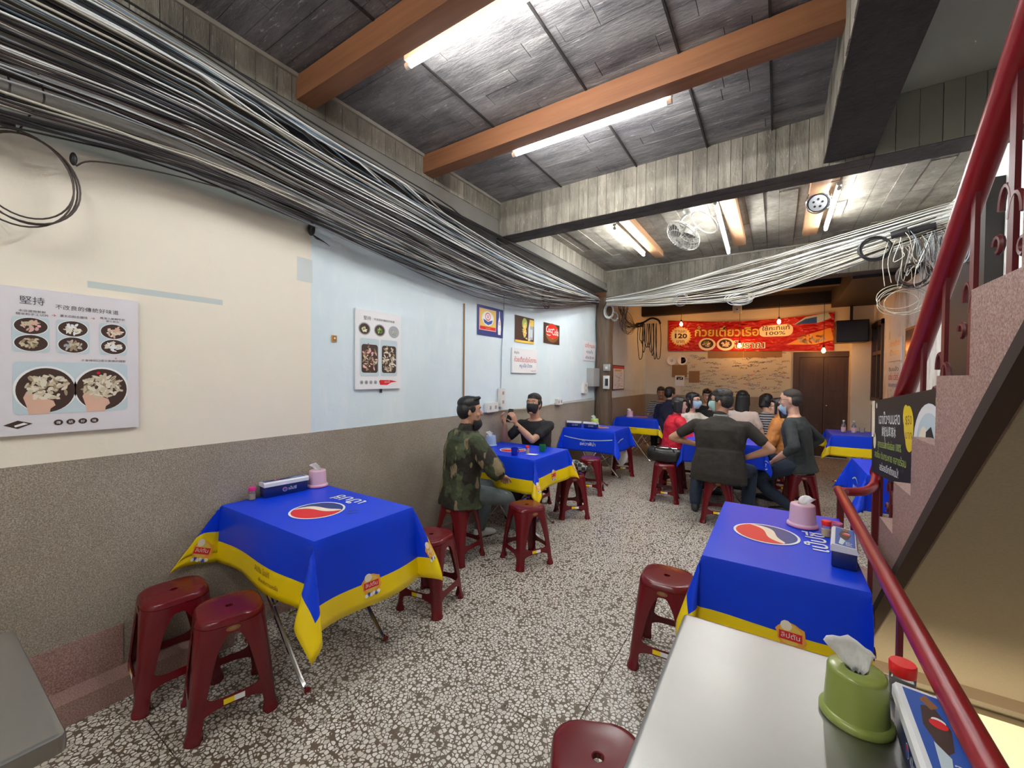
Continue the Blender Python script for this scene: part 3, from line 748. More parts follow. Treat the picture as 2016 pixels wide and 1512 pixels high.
# ================================================================== STOOLS
def make_stool():
    root = thing('stool', 'x', 'stool')
    Ht = lambda z: .163 - (.163 - .128) * (z / .44)          # half width at height z
    Rc = lambda z: .035 + .045 * max(0, (z / .44)) ** 2       # corner radius
    Ex = lambda z: .012 + .016 * (z / .44) ** 2               # straight run of a leg past its corner
    T = .005
    def corner(z, off, ne=1, nc=6, ex=None):
        H, r, e = Ht(z) + off, Rc(z) + off * .5, Ex(z) if ex is None else ex
        p = [(H - r - e, H)]
        for k in range(nc + 1):
            a = PI / 2 - k / nc * PI / 2; p.append((H - r + r * math.cos(a), H - r + r * math.sin(a)))
        p.append((H, H - r - e)); return p
    zs = [0, .012, .018, .05, .10, .16, .22, .28, .33, .37, .40, .43]
    def leg():
        mb = MB(); R_ = []
        for z in zs:
            fl = .007 if z <= .012 else (.004 if z <= .018 else 0)
            out = corner(z, fl); inn = corner(z, -T if z > .02 else -.02)[::-1]
            R_.append([V((x, y, z)) for x, y in out + inn])
        return mb.loftv(R_, tone=None)
    lg = leg().mesh('leg', 'stool_red', 35)
    def child(name, me, rz=0, parent=root, **k):
        o = bpy.data.objects.new(name, me); COL.objects.link(o); o.parent = parent; o.rotation_euler = (0, 0, rz); return meta(o, **k)
    for k in range(4): child('leg', lg, k * PI / 2)
    # side panel strips: arch apron is part of the seat, the lower bar is a stretcher
    def strip(zt, zb, n=16):
        mb = MB(); rows = []
        so = lambda z: Ht(z) - Rc(z) - Ex(z) + .0005
        for k in range(n + 1):
            q = -1 + 2 * k / n; a, b_ = zt(q), zb(q)
            mid = [a, a * .66 + b_ * .34, a * .33 + b_ * .67, b_]
            P = [V((q * so(z), Ht(z), z)) for z in mid]; Q = [V((q * so(z), Ht(z) - T, z)) for z in mid[::-1]]
            rows.append(P + Q)
        return mb.loftv(rows, closed=True)
    mb = MB()
    for k in range(4):
        s_ = strip(lambda q: .432, lambda q: .395 - .075 * abs(q) ** 5)
        rot = Matrix.Rotation(k * PI / 2, 3, 'Z'); mb.add([rot @ v for v in s_.v], s_.f)
    # seat top with centre hole, rounded rim
    def rsq(H, r, z, n=7):
        out = []
        for cx, cy, a0 in ((1, 1, 0), (-1, 1, 1), (-1, -1, 2), (1, -1, 3)):
            for k in range(n + 1):
                a = (a0 + k / n) * PI / 2; out.append(V((cx * (H - r) + r * math.cos(a), cy * (H - r) + r * math.sin(a), z)))
        return out
    def circ(r, z, n=32):
        return [V((r * math.cos((k + .5) * PI / 16), r * math.sin((k + .5) * PI / 16), z)) for k in range(32)]
    R_ = [circ(.015, .440), circ(.015, .4565), circ(.018, .4585), circ(.06, .4575), rsq(.106, .072, .459), rsq(.118, .076, .457), rsq(.1255, .079, .449), rsq(.129, .079, .432), rsq(.124, .075, .432), rsq(.121, .073, .446), rsq(.10, .07, .452), circ(.05, .452), circ(.015, .440)]
    mb.loftv(R_, cap=False)
    seat = mb.build('seat', 'stool_red', root, smooth=35)
    mb = strip(lambda q: .142 + .018 * abs(q) ** 6, lambda q: .108 - .02 * abs(q) ** 4)
    bar = mb.mesh('stretcher', 'stool_red', 35)
    sts = [child('stretcher', bar, k * PI / 2) for k in range(4)]
    H = Ht(.12)
    pr = Print().rect(-.038, -.011, 0, .011, 'print_white').rect(0, -.011, .038, .011, 'cloth_yellow')
    pr.build('sticker', sts[2], lambda u, v, h: V((u, H + .0005 + h + (-v) * .08, .125 + v)), world=False, label='white and yellow sticker')
    pr = Print().disc(0, 0, .026, 'print_brown', ry=.012).disc(0, .001, .014, 'cardboard', 1.5, ry=.006)
    pr.build('emblem', seat, lambda u, v, h: V((-u, -(.1305 + h), .415 + v)), world=False, label='small worn gold emblem')
    return root
stool0 = make_stool(); _used = []
def stool(x, y, deg, label, group='red plastic stools'):
    s_ = stool0 if not _used else copy_tree(stool0)
    _used.append(1); s_.location = (x, y, 0); s_.rotation_euler = (0, 0, math.radians(deg)); s_['label'] = label; s_['group'] = group
    return s_
stool(-2.435, .76, -8, 'dark red stool touching the left wall, left one of the near pair')
stool(-2.06, .845, 74, 'dark red stool with sticker facing the viewer, right one of the near pair')
stool(-1.90, 1.965, 10, 'dark red stool half hidden behind the near table, its seat tucked under the cloth corner')
stool(-2.20, 2.60, 0, 'dark red stool the man in the camouflage jacket sits on')
stool(-1.70, 2.86, 62, 'empty dark red stool with glossy seat in the aisle before the two men\'s table')
stool(-1.86, 4.08, 40, 'dark red stool holding the crumpled checked bag')
stool(-2.02, 5.02, 15, 'dark red stool under the front edge of the all-blue table')
stool(-2.0, 6.28, 20, 'dark red stool behind the all-blue table, near the post')
stool(-.47, 2.25, 2, 'dark red stool standing left of the right-hand cloth table')
stool(-.395, 1.06, 25, 'dark red stool cut off by the bottom edge, beside the steel table')
stool(-1.14, 5.24, 10, 'dark red stool under the big black bag')
stool(-.50, 4.78, 5, 'dark red stool the broad man in the brown shirt sits on')
stool(.24, 5.60, 12, 'dark red stool under the man in the charcoal shirt')
stool(-1.16, 5.78, 0, 'dark red stool under the person in the red jacket')
stool(-1.62, 7.62, 8, 'dark red stool under the person in the navy jacket')
stool(-2.38, 4.16, 0, 'dark red stool under the man holding a phone')

# ================================================================== TABLES
ZT = .765
def cross_legs(t_, w_, d_, h, foot='rail_red'):
    """chrome folding legs crossing below the top"""
    for sy in (-1, 1):
        for sx in (-1, 1):
            y = sy * (d_ / 2 - .06) + (.012 * sx)
            pts = smooth_path([(sx * (w_ / 2 - .14), y, h - .02), (sx * .04, y, h * .5), (-sx * w_ * .28, y, .05), (-sx * (w_ * .28 + .07), y, .012)], 4)
            lg = MB().tube(pts, .0115, 8).build('leg', 'chrome', t_)
            MB().cyl(pts[-2], pts[-1], .016, seg=10).build('foot_cap', foot, lg, world=False)
    for z, x in ((.30, .12), (.46, -.02)):
        MB().cyl((x, -(d_ / 2 - .07), z), (x, d_ / 2 - .07, z), .008, seg=8).build('crossbar', 'chrome', t_)
def cloth_table(x0, x1, y0, y1, tlabel, clabel, drop=(.30, .30, .30, .30), band=.10, theta=20, logo=None, lead='print', seed=1, noclip=None, side=None):
    """folding table (thing) and the vinyl cloth lying on it (another thing)
       drop: overhang on -x, +x, -y, +y; noclip: sides against a wall"""
    cx, cy, w_, d_ = (x0 + x1) / 2, (y0 + y1) / 2, x1 - x0, y1 - y0
    t_ = thing('folding_table', tlabel, 'table', (cx, cy, 0), group='folding tables under vinyl cloths')
    MB().rbox((-w_ / 2 + .008, -d_ / 2 + .008, ZT - .03), (w_ / 2 - .008, d_ / 2 - .008, ZT - .004), .02).build('tabletop', 'brushed_steel', t_)
    cross_legs(t_, w_, d_, ZT - .03)
    rg = random.Random(seed); ph = [rg.uniform(0, 6) for _ in range(6)]
    dxn, dxp, dyn, dyp = drop
    def P(u, v):
        ax = (u - w_ / 2) if u > w_ / 2 else (-w_ / 2 - u if u < -w_ / 2 else 0)
        ay = (v - d_ / 2) if v > d_ / 2 else (-d_ / 2 - v if v < -d_ / 2 else 0)
        sx, sy = (1 if u > 0 else -1), (1 if v > 0 else -1)
        x, y, z = max(-w_ / 2, min(w_ / 2, u)), max(-d_ / 2, min(d_ / 2, v)), ZT
        if ax == 0 and ay == 0: return V((x, y, z + .0006 * math.sin(9 * u + ph[0]) * math.sin(7 * v + ph[1])))
        r = math.hypot(ax, ay)
        tight = (sx < 0 and ax > 0 and 'x' in (noclip or '')) or (sy > 0 and ay > 0 and 'Y' in (noclip or '')) or (sx > 0 and ax > 0 and 'X' in (noclip or ''))
        if ax > 0 and ay > 0:
            phi = math.atan2(ay, ax); q = math.sin(2 * phi)
            th = math.radians(4 + (theta if not tight else 32) * q)
            lat = .30 * math.sin(4 * phi) * r * .5
            dg = V((sx, sy, 0)).normalized(); tn = V((-sx, sy, 0)).normalized()
            e = min(1, r / .03)
            if tight: dg = V((-sx * .02, sy, 0))
            return V((x, y, z)) + dg * (r * math.sin(th) + .004 * e) + tn * (-lat * e * (0 if tight else 1)) - V((0, 0, 1)) * (r * math.cos(th) * (1 - .10 * q))
        if ax > 0:
            wv = .020 * (ax / .3) * math.sin(v * 8 + ph[2]) * (1 - (abs(2 * v / d_)) ** 4); fl = (.004 * min(1, ax / .02) + ax * (.05 if tight else .07)) + (0 if tight else wv)
            if tight: fl = .002 + .003 * ax
            return V((x + sx * fl, y, z - ax))
        wv = .022 * (ay / .3) * math.sin(u * 7 + ph[3]) * (1 - (abs(2 * u / w_)) ** 4); fl = (.004 * min(1, ay / .02) + ay * .07) + (0 if tight else wv)
        if tight: fl = .002 + .003 * ay
        return V((x, y + sy * fl, z - ay))
    def grid(lo, hi, half):
        g = []
        for a, b_, n in ((-half - lo, -half, 12), (-half, half, 14), (half, half + hi, 12)):
            if b_ - a < 1e-4: continue
            g += [a + (b_ - a) * k / n for k in range(n)]
        g.append(half + hi)
        for e in (-half - lo + band, half + hi - band): g.append(e)
        g += [-half - .006, half + .006]
        g = sorted(x for x in g if -half - lo - 1e-6 <= x <= half + hi + 1e-6)
        out = [g[0]]
        for x in g[1:]:
            if x - out[-1] > 2e-3: out.append(x)
        return out
    gu, gv = grid(dxn, dxp, w_ / 2), grid(dyn, dyp, d_ / 2)
    vs = [P(u, v) for v in gv for u in gu]; nu = len(gu); mb = MB()
    um, uM, vm, vM = gu[0], gu[-1], gv[0], gv[-1]
    fs, mi = [], []
    for j in range(len(gv) - 1):
        for i in range(nu - 1):
            mu, mv = (gu[i] + gu[i + 1]) / 2, (gv[j] + gv[j + 1]) / 2
            yel = band > 0 and ((dxn > band and mu < um + band) or (dxp > band and mu > uM - band) or (dyn > band and mv < vm + band) or (dyp > band and mv > vM - band))
            fs.append((j * nu + i, j * nu + i + 1, (j + 1) * nu + i + 1, (j + 1) * nu + i)); mi.append(1 if yel else 0)
    mb.v = vs; mb.f = [list(f) for f in fs]; mb.mi = mi; mb.tone = [1.0] * len(fs)
    c = thing('tablecloth', clabel, 'tablecloth', (cx, cy, 0), group='vinyl tablecloths')
    o = mb.build('cloth_sheet', ['cloth_blue', 'cloth_yellow'], c, smooth=60)
    md = o.modifiers.new('th', 'SOLIDIFY'); md.thickness = .0012; md.offset = -1
    def fn(org, rot):
        cr, sr = math.cos(rot), math.sin(rot)
        def f(u, v, h):
            U, W = org[0] + u * cr - v * sr, org[1] + u * sr + v * cr
            p0 = P(U, W); e = .004; n_ = (P(U + e, W) - P(U - e, W)).cross(P(U, W + e) - P(U, W - e))
            n_ = n_.normalized() if n_.length > 1e-12 else V((0, 0, 1))
            return p0 + n_ * (h * 1.6 + .0006)
        return f
    return t_, c, fn, (w_, d_)
def round_logo(pr, r=.14, wave=.0):
    """ring with red cap, cream wave and navy lower part"""
    pr.disc(0, 0, r, 'print_white', 1, n=48); q = r * .92
    pr.disc(0, 0, q, 'print_navy', 2, n=48)
    rot = math.radians(35)
    def pt(a): return (q * math.cos(a), q * math.sin(a))
    arc = [pt(rot + (PI * k / 24)) for k in range(25)]
    w1 = [(q * (1 - 2 * k / 24), .16 * q * math.sin(PI * 2 * k / 24)) for k in range(25)]
    w1r = [(-x * math.cos(rot) - y * math.sin(rot), -x * math.sin(rot) + y * math.cos(rot)) for x, y in w1]
    pr.poly(arc + [p_ for p_ in w1r[1:-1]], 'print_red', 3)
    lo = [(x, y - .36 * q * math.cos(math.asin(max(-1, min(1, x / q)))) ) for x, y in w1]
    lor = [(-x * math.cos(rot) - y * math.sin(rot), -x * math.sin(rot) + y * math.cos(rot)) for x, y in lo]
    pr.poly(w1r + lor[::-1][1:-1], 'print_cream', 3.2)
def tea_badge(pr, u, v, s=1.0):
    rg = random.Random(11)
    pr.disc(u, v, .040 * s, 'print_orange', 1, n=20, wob=.16, rg=rg); pr.disc(u, v + .004 * s, .031 * s, 'print_gold', 1.5, n=14)
    pr.disc(u - .012 * s, v + .03 * s, .016 * s, 'print_cream', 1.7, n=10); pr.disc(u + .03 * s, v - .008 * s, .013 * s, 'print_orange', 1.8, n=10)
    for k in range(6): pr.disc(u + (-.022 + .010 * k) * s, v - .038 * s + .004 * s * (k % 2), .0075 * s, ['print_white', 'print_blue', 'print_white'][k % 3], 2, n=8)
    pr.rect(u - .031 * s, v - .013 * s, u + .031 * s, v + .013 * s, 'print_red', 3)
    pr.text('ลิปตัน', u, v - .006 * s, .020 * s, 'print_white', 4, width=.05 * s)
def top_print(c, fn, org, rot, name='logo_print', txt=True, num=None):
    pr = Print(); round_logo(pr)
    if txt: pr.text('เป๊ปซี่', -.02, -.235, .10, 'print_white', 2, width=.24, bold=.01)
    if num: pr.text(num, .05, -.02 - .30, .09, 'ink', 2.5, rot=.2)
    pr.build(name, c, fn(org, rot), world=False, label='round red, white and navy emblem with white Thai lettering')

# near left table
t1, c1, fn1, d1 = cloth_table(-2.60, -1.70, 1.03, 1.61, 'folding table by the left wall nearest the viewer, chrome legs with red caps', 'blue vinyl cloth with yellow hem on the near left table, corner sweeping low', drop=(.26, .40, .31, .26), band=.115, theta=18, noclip='x', seed=2)
pr = Print(); round_logo(pr); pr.text('เป๊ปซี่', .03, -.25, .10, 'print_white', 2, width=.24, bold=.01)
pr.build('emblem_print', c1, fn1((.07, -.04), PI), world=False, label='round red, cream and navy emblem with white Thai lettering')
Print().line([(0, 0), (.018, .055)], .005, 'ink').line([(.0, .04), (.018, .055)], .005, 'ink').line([(.045, -.01), (.063, .045)], .005, 'ink').line([(.045, .032), (.063, .045)], .005, 'ink').build('handwritten_number', c1, fn1((.285, .06), PI * .85), world=False, label='handwritten 11 in black marker')
pr = Print(); tea_badge(pr, 0, 0, 1.25); pr.build('tea_badge', c1, fn1((.45 + .30, -.01), PI / 2), world=False)
pr = Print(); tea_badge(pr, 0, 0, 1.35); pr.build('tea_badge', c1, fn1((-.45 - .075, -.29 - .24), -.25), world=False)
pr = Print(); tea_badge(pr, 0, 0, 1.3); pr.build('tea_badge', c1, fn1((.45 + .24, .29 + .14), PI / 2 + .5), world=False)
pr = Print().text('ลิปตัน ไอซ์ที', 0, .0, .034, 'print_brown', 1).text('เพิ่มพลังความสดชื่น', .07, -.036, .024, 'print_brown', 1)
pr.build('brown_lettering', c1, fn1((.06, -.29 - .235), 0), world=False)

# the two men's table
t2, c2, fn2, d2 = cloth_table(-2.60, -1.78, 3.12, 3.80, 'folding table where the two men sit', 'blue and yellow vinyl cloth on the two men\'s table', drop=(.2, .29, .30, .2), band=.12, theta=16, noclip='x', seed=5)
pr = Print(); round_logo(pr, .135); pr.build('emblem_print', c2, fn2((-.02, -.02), PI), world=False)
pr = Print(); tea_badge(pr, 0, 0, 1.2); pr.build('tea_badge', c2, fn2((.41 + .20, .02), PI / 2), world=False)
pr = Print(); tea_badge(pr, 0, 0, 1.25); pr.build('tea_badge', c2, fn2((.41 + .17, .34 + .10), PI / 2 + .5), world=False)
pr = Print(); tea_badge(pr, 0, 0, 1.1); pr.build('tea_badge', c2, fn2((.41 + .20, -.34 - .16), PI / 2 - .6), world=False)

# all blue table
t3, c3, fn3, d3 = cloth_table(-2.60, -1.84, 5.40, 6.05, 'folding table by the post under the all-blue cloth', 'all-blue vinyl cloth with a pale blue stripe and white Thai lettering', drop=(.2, .30, .31, .2), band=0, theta=14, noclip='x', seed=8)
pr = Print(); round_logo(pr, .12); pr.text('เป๊ปซี่', .0, -.2, .08, 'print_white', 2, width=.2, bold=.01); pr.build('emblem_print', c3, fn3((.06, .0), PI), world=False)
pr = Print()
pr.line([(-.36 + .04 * k, .055 - .035 * math.sin(PI * k / 18)) for k in range(19)], .012, 'print_paleblue')
pr.text('น้ำดื่ม', -.06, .0, .022, 'print_white', 1).text('อควาฟิน่า', 0, -.055, .062, 'print_white', 1, bold=.01)
pr.build('white_lettering', c3, fn3((.0, -.325 - .17), 0), world=False)
pr = Print(); pr.line([(-.1, 0), (0, .03), (.1, .04)], .012, 'print_paleblue').build('pale_stripe', c3, fn3((.38 + .17, -.1), PI / 2), world=False)

# behind the post
t4, c4, fn4, d4 = cloth_table(-2.50, -1.76, 7.42, 8.05, 'folding table behind the wooden post', 'blue and yellow vinyl cloth on the table behind the post', drop=(.1, .27, .28, .2), band=.115, theta=22, seed=9)
pr = Print(); round_logo(pr, .12); pr.build('emblem_print', c4, fn4((.0, .0), PI), world=False)
pr = Print(); tea_badge(pr, 0, 0, 1.2); pr.build('tea_badge', c4, fn4((.37 + .15, -.31 - .10), PI / 2 - .5), world=False)
pr = Print().text('ลิปตัน ไอซ์ที', 0, .0, .03, 'print_brown', 1).build('brown_lettering', c4, fn4((-.05, -.315 - .2), 0), world=False)
# group table
t5, c5, fn5, d5 = cloth_table(-.92, -.10, 5.22, 6.0, 'folding table in the middle of the group of people', 'all-blue vinyl cloth among the group, one corner hanging with a 7', drop=(.28, .26, .26, .26), band=0, theta=10, seed=4)
pr = Print().line([(-.05 + .01 * k, .035 + .012 * math.sin(PI * k / 10)) for k in range(11)], .008, 'print_paleblue').text('7', .0, -.02, .05, 'print_white', 1, bold=.01).line([(-.04 + .01 * k, -.04 - .01 * math.sin(PI * k / 8)) for k in range(9)], .008, 'print_paleblue')
pr.build('white_numeral', c5, fn5((.41 + .10, -.39 - .19), .3), world=False, label='white 7 between pale blue curves')
# far table
t6, c6, fn6, d6 = cloth_table(-.80, .0, 7.35, 8.1, 'far folding table between the seated people at the back', 'blue vinyl cloth on the far table at the back', drop=(.25, .25, .25, .25), band=.0, theta=12, seed=6)
# right back
t7, c7, fn7, d7 = cloth_table(.62, 1.34, 6.85, 7.60, 'folding table at the right wall with two glass bottles on it', 'blue and yellow vinyl cloth under the two glass bottles', drop=(.27, .05, .27, .2), band=.12, theta=20, noclip='X', seed=3)
# right middle
t8, c8, fn8, d8 = cloth_table(.60, 1.34, 4.15, 4.95, 'folding table behind the black sign', 'all-blue vinyl cloth seen behind the railing and black sign', drop=(.30, .05, .28, .24), band=.0, theta=20, noclip='X', seed=13)
pr = Print().line([(-.12 + .024 * k, .03 * math.sin(PI * k / 10)) for k in range(11)], .012, 'print_paleblue').text('อควาฟิน่า', 0, -.07, .05, 'print_white', 1, bold=.01)
pr.build('white_lettering', c8, fn8((-.37 - .16, .1), -PI / 2), world=False)
pr = Print().text('อควาฟิน่า', 0, -.05, .06, 'print_white', 1, bold=.01); pr.build('white_lettering', c8, fn8((.0, -.4 - .17), 0), world=False)
# right near
t9, c9, fn9, d9 = cloth_table(-.25, .285, 1.85, 2.74, 'folding table on the right along the red railing', 'blue vinyl cloth with yellow hem on the right-hand table', drop=(.28, .05, .33, .22), band=.12, theta=12, noclip='X', seed=15)
pr = Print(); round_logo(pr, .135); pr.text('เป๊ปซี่', .02, -.23, .10, 'print_white', 2, width=.24, bold=.01)
pr.build('emblem_print', c9, fn9((-.05, -.02), PI / 2), world=False, label='round red, cream and navy emblem with white Thai lettering')
pr = Print(); tea_badge(pr, 0, 0, 1.15); pr.build('tea_badge', c9, fn9((.04, -.445 - .215), 0), world=False)
# steel tables
def steel_table(x0, x1, y0, y1, label):
    cx, cy, w_, d_ = (x0 + x1) / 2, (y0 + y1) / 2, x1 - x0, y1 - y0
    t_ = thing('steel_table', label, 'table', (cx, cy, 0), group='bare stainless steel tables')
    h = ZT + .003; a, b_ = w_ / 2, d_ / 2; R_ = []
    def ring(ins, z, r=.016, n=4):
        out = []
        for qx, qy, a0 in ((a - r, b_ - r, 0), (-a + r, b_ - r, 1), (-a + r, -b_ + r, 2), (a - r, -b_ + r, 3)):
            for k in range(n + 1):
                an = (a0 + k / n) * PI / 2; out.append(V((qx + (r - ins) * math.cos(an), qy + (r - ins) * math.sin(an), z)))
        return out
    R_ = [ring(.010, h - .036), ring(.0, h - .036), ring(0, h - .010), ring(.003, h - .003), ring(.010, h), ring(.0155, h)]
    MB().loftv(R_).build('steel_top', 'brushed_steel', t_)
    cross_legs(t_, w_, d_, h - .03)
    return t_
steel_table(-.232, .288, .70, 1.36, 'stainless steel table in the near right corner with the green tissue holder')
steel_table(-1.82, -1.20, -.75, .20, 'stainless steel table cut off in the bottom left corner')

# ================================================================== POSTERS AND SIGNS
WX = XL + .002
def panel_thing(name, label, cat, org, ux, uy, w_, h_, th, mt, group=None):
    """flat board hanging on a wall; org = lower left corner of the visible face side, on the wall"""
    org, ux, uy = V(org), V(ux).normalized(), V(uy).normalized(); n_ = ux.cross(uy)
    t_ = thing(name, label, cat, tuple(org + ux * w_ / 2), group=group)
    vs = [org + ux * a + uy * b_ + n_ * c for c in (0, th) for a, b_ in ((0, 0), (w_, 0), (w_, h_), (0, h_))]
    MB().add(vs, [(3, 2, 1, 0), (4, 5, 6, 7), (0, 1, 5, 4), (1, 2, 6, 5), (2, 3, 7, 6), (3, 0, 4, 7)]).build('board', mt, t_, world=True, smooth=None)
    return t_, plane_fn(org + n_ * th, ux, uy)
LU, LV = (0, 1, 0), (0, 0, 1)
rg = random.Random(21)
# big noodle poster, left
t_, f = panel_thing('poster', 'white poster on the cream wall showing bowls and hands of noodles, cut off at left', 'poster', (WX, .232, 1.24), LU, LV, .448, .61, .012, 'paper_lilac')
Y0 = .232
pr = Print().text('堅持', .345 - Y0, .545, .036, 'ink', 1).text('不改良的傳統好味道', .51 - Y0, .535, .022, 'ink', 1, spacing=1.1, width=.20)
pr.text('本店選用新鮮', .345 - Y0, .510, .011, 'ink', 1, width=.075).text('糯米粉手工切片', .345 - Y0, .497, .011, 'ink', 1, width=.09)
pr.text('灑太白粉去腥味', .465 - Y0, .502, .012, 'ink', 1, width=.085).text('再泡入新鮮牛奶', .59 - Y0, .508, .011, 'ink', 1, width=.085).text('使它軟化', .59 - Y0, .496, .010, 'ink', 1, width=.045)
pr.text('→', .405 - Y0, .500, .016, 'print_red', 1).text('→', .525 - Y0, .502, .016, 'print_red', 1).text('↓', .60 - Y0, .325, .014, 'print_red', 1)
pr.text('才會得到口感又軟嫩的雞胗', .56 - Y0, .312, .011, 'ink', 1, width=.15)
pr.build('lettering', t_, f, label='handwritten and printed Chinese lettering')
pr = Print()
for k, (a, b_, cols1, cols2) in enumerate(((.290, .392, ['print_skin', 'print_noodle', 'print_pink'], ['print_noodle', 'print_noodle_dark']), (.412, .512, ['print_white', 'print_noodle_light'], ['print_noodle', 'print_noodle_dark', 'print_grey']), (.545, .640, ['print_noodle_light', 'print_skin'], ['print_white', 'print_noodle_light']))):
    a -= Y0; b_ -= Y0; z0, z1 = .345, .49; c = (a + b_) / 2; q = (b_ - a) / 2
    pr.rect(a, z0, b_, z1, 'print_paleblue', 1, .010)
    for zz, cc in ((z1 - .037, cols1), (z0 + .037, cols2)):
        pr.disc(c, zz, q * .96, 'print_white', 1.5, ry=.036); pr.disc(c, zz, q * .90, 'print_darkbrown', 2, ry=.0335)
        pr.blobs(c, zz, q * .55, .020, cc, 26, .010, rg)
a, b_, z0, z1 = .29 - Y0, .64 - Y0, .085, .305
pr.rect(a, z0, b_, z1, 'print_paleblue', 1, .016)
for i in (0, 1):
    c = a + (b_ - a) * (.26 if i == 0 else .75); q = (b_ - a) * .245
    n_ = 36; pts = []
    for k in range(n_):
        an = 2 * PI * k / n_; pts.append((min(max(c + (q + .006) * math.cos(an), a), b_), min(max((z0 + z1) / 2 - .006 + .098 * math.sin(an), z0), z1)))
    pr.poly(pts, 'print_white', 1.5)
    pts = [(min(max(c + q * .985 * math.cos(2 * PI * k / n_), a), b_), min(max((z0 + z1) / 2 - .010 + .094 * math.sin(2 * PI * k / n_), z0), z1)) for k in range(n_)]
    pr.poly(pts, 'print_darkbrown', 2)
    pr.poly([(c - .050, z0), (c - .054, z0 + .03), (c - .064, z0 + .07), (c - .055, z0 + .095), (c - .02, z0 + .075), (c + .02, z0 + .055), (c + .026, z0 + .035), (c + .012, z0 + .022), (c + .008, z0)], 'print_skin', 2.5)
    pr.blobs(c + .003, z0 + .115, .062, .050, ['print_noodle', 'print_noodle_light', 'print_noodle_dark', 'print_noodle', 'print_noodle_light'], 90, .014, rg)
    if i: pr.disc(c - .012, z0 + .175, .006, 'print_red', 6)
pr.poly([(.264 - Y0, .045), (.302 - Y0, .062), (.342 - Y0, .047), (.302 - Y0, .028)], 'print_darkbrown', 1).poly([(.295 - Y0, .035), (.33 - Y0, .046), (.318 - Y0, .052), (.292 - Y0, .042)], 'print_white', 2)
for k, ch in enumerate('傳統好味'): pr.disc(.415 - Y0 + k * .037, .045, .0135, 'print_darkbrown', 1, ry=.012); pr.text(ch, .415 - Y0 + k * .037, .039, .014, 'print_white', 2)
pr.build('food_pictures', t_, f, label='printed pictures of bowls and of hands full of noodles')

t_, f = panel_thing('poster', 'narrow white poster on the blue wall with three dishes and two trays of noodles', 'poster', (WX, 1.90, 1.395), LU, LV, .43, .60, .015, 'paper')
pr = Print().text('堅持', .10, .525, .034, 'ink', 1).text('不改良的傳統好味道', .26, .528, .02, 'ink', 1, width=.20)
for k in range(3):
    c = .075 + k * .14; pr.disc(c, .455, .054, 'print_grey', 1, ry=.048); pr.disc(c, .455, .046, 'print_darkbrown' if k < 2 else 'print_grey', 1.5, ry=.04)
    pr.blobs(c, .452, .022, .018, [['print_cream', 'print_lime'], ['print_lime', 'print_green'], ['print_noodle', 'print_green', 'print_grey']][k], 18, .011, rg)
for a, b_, cols in ((.035, .21, ['print_brown', 'print_noodle_dark', 'print_pink', 'print_darkbrown', 'print_noodle']), (.222, .39, ['print_noodle', 'print_darkbrown', 'print_noodle_dark', 'print_noodle_light'])):
    pr.rect(a, .10, b_, .385, 'print_paleblue', 1, .015); pr.rect(a + .014, .125, b_ - .012, .34, 'print_darkbrown', 1.5, .02)
    pr.blobs((a + b_) / 2, .235, (b_ - a) * .38, .10, cols, 70, .017, rg)
for k in range(4): pr.disc(.05 + k * .042, .052, .015, 'print_grey', 1); pr.text('傳統好味'[k], .05 + k * .042, .045, .016, 'print_darkbrown', 2)
pr.poly([(.21, .06), (.22, .07), (.33, .068), (.39, .055), (.33, .05), (.29, .03), (.22, .032)], 'print_red', 1).text('แนะนำ', .29, .048, .022, 'print_white', 2)
pr.build('print', t_, f, label='printed dishes, trays of noodles and red brush stroke')
MB().box((WX, 2.13, 1.365), (WX + .01, 2.145, 1.395)).build('hook', 'cable_black', t_, world=True)

t_, f = panel_thing('poster', 'dark blue poster with a round V emblem and white bottle', 'poster', (WX, 3.365, 1.935), LU, LV, .475, .315, .002, 'print_navy')
pr = Print().rect(.03, .055, .335, .285, 'print_pink', 1).rect(.045, .065, .325, .275, 'print_gold', 2).disc(.185, .185, .105, 'print_white', 3, ry=.078).disc(.182, .205, .048, 'print_red', 4, ry=.042).disc(.182, .205, .038, 'print_white', 5, ry=.033)
pr.text('V', .182, .182, .06, 'print_red', 6, bold=.02).poly([(.10, .175), (.12, .135), (.185, .115), (.25, .135), (.27, .175), (.23, .165), (.185, .15), (.14, .165)], 'print_blue', 5.5)
pr.rect(.045, .065, .325, .098, 'print_red', 4).text('ไวตามิ้ลค์', .185, .072, .024, 'print_gold', 5)
pr.poly([(.375, .03), (.425, .03), (.432, .10), (.425, .17), (.408, .23), (.406, .29), (.394, .29), (.392, .23), (.375, .17), (.368, .10)], 'print_white', 2).disc(.400, .155, .018, 'print_red', 3).disc(.400, .155, .013, 'print_white', 4).text('V', .400, .148, .018, 'print_red', 5)
pr.build('print', t_, f)
t_, f = panel_thing('poster', 'dark poster with two yellow glasses of drink', 'poster', (WX, 4.09, 1.915), LU, LV, .45, .32, .002, 'print_darkbrown')
pr = Print().rect(0, 0, .45, .028, 'print_gold', 1).disc(.22, .235, .06, 'print_lime', 1, ry=.07).disc(.22, .13, .04, 'print_gold', 1.5, ry=.06).disc(.22, .20, .035, 'print_gold', 2, ry=.05).blobs(.22, .15, .05, .10, ['print_cream', 'print_gold', 'print_lime', 'print_white'], 26, .013, rg)
pr.poly([(.31, .05), (.42, .05), (.435, .20), (.40, .30), (.34, .30), (.30, .18)], 'print_grey', 2).rect(.345, .22, .44, .30, 'print_gold', 2.5).poly([(.31, .07), (.34, .26), (.35, .25), (.33, .06)], 'print_white', 3).rect(.35, .08, .41, .18, 'print_paleblue', 3).blobs(.30, .05, .06, .025, ['print_cream', 'print_gold', 'print_white'], 14, .012, rg)
pr.build('print', t_, f)
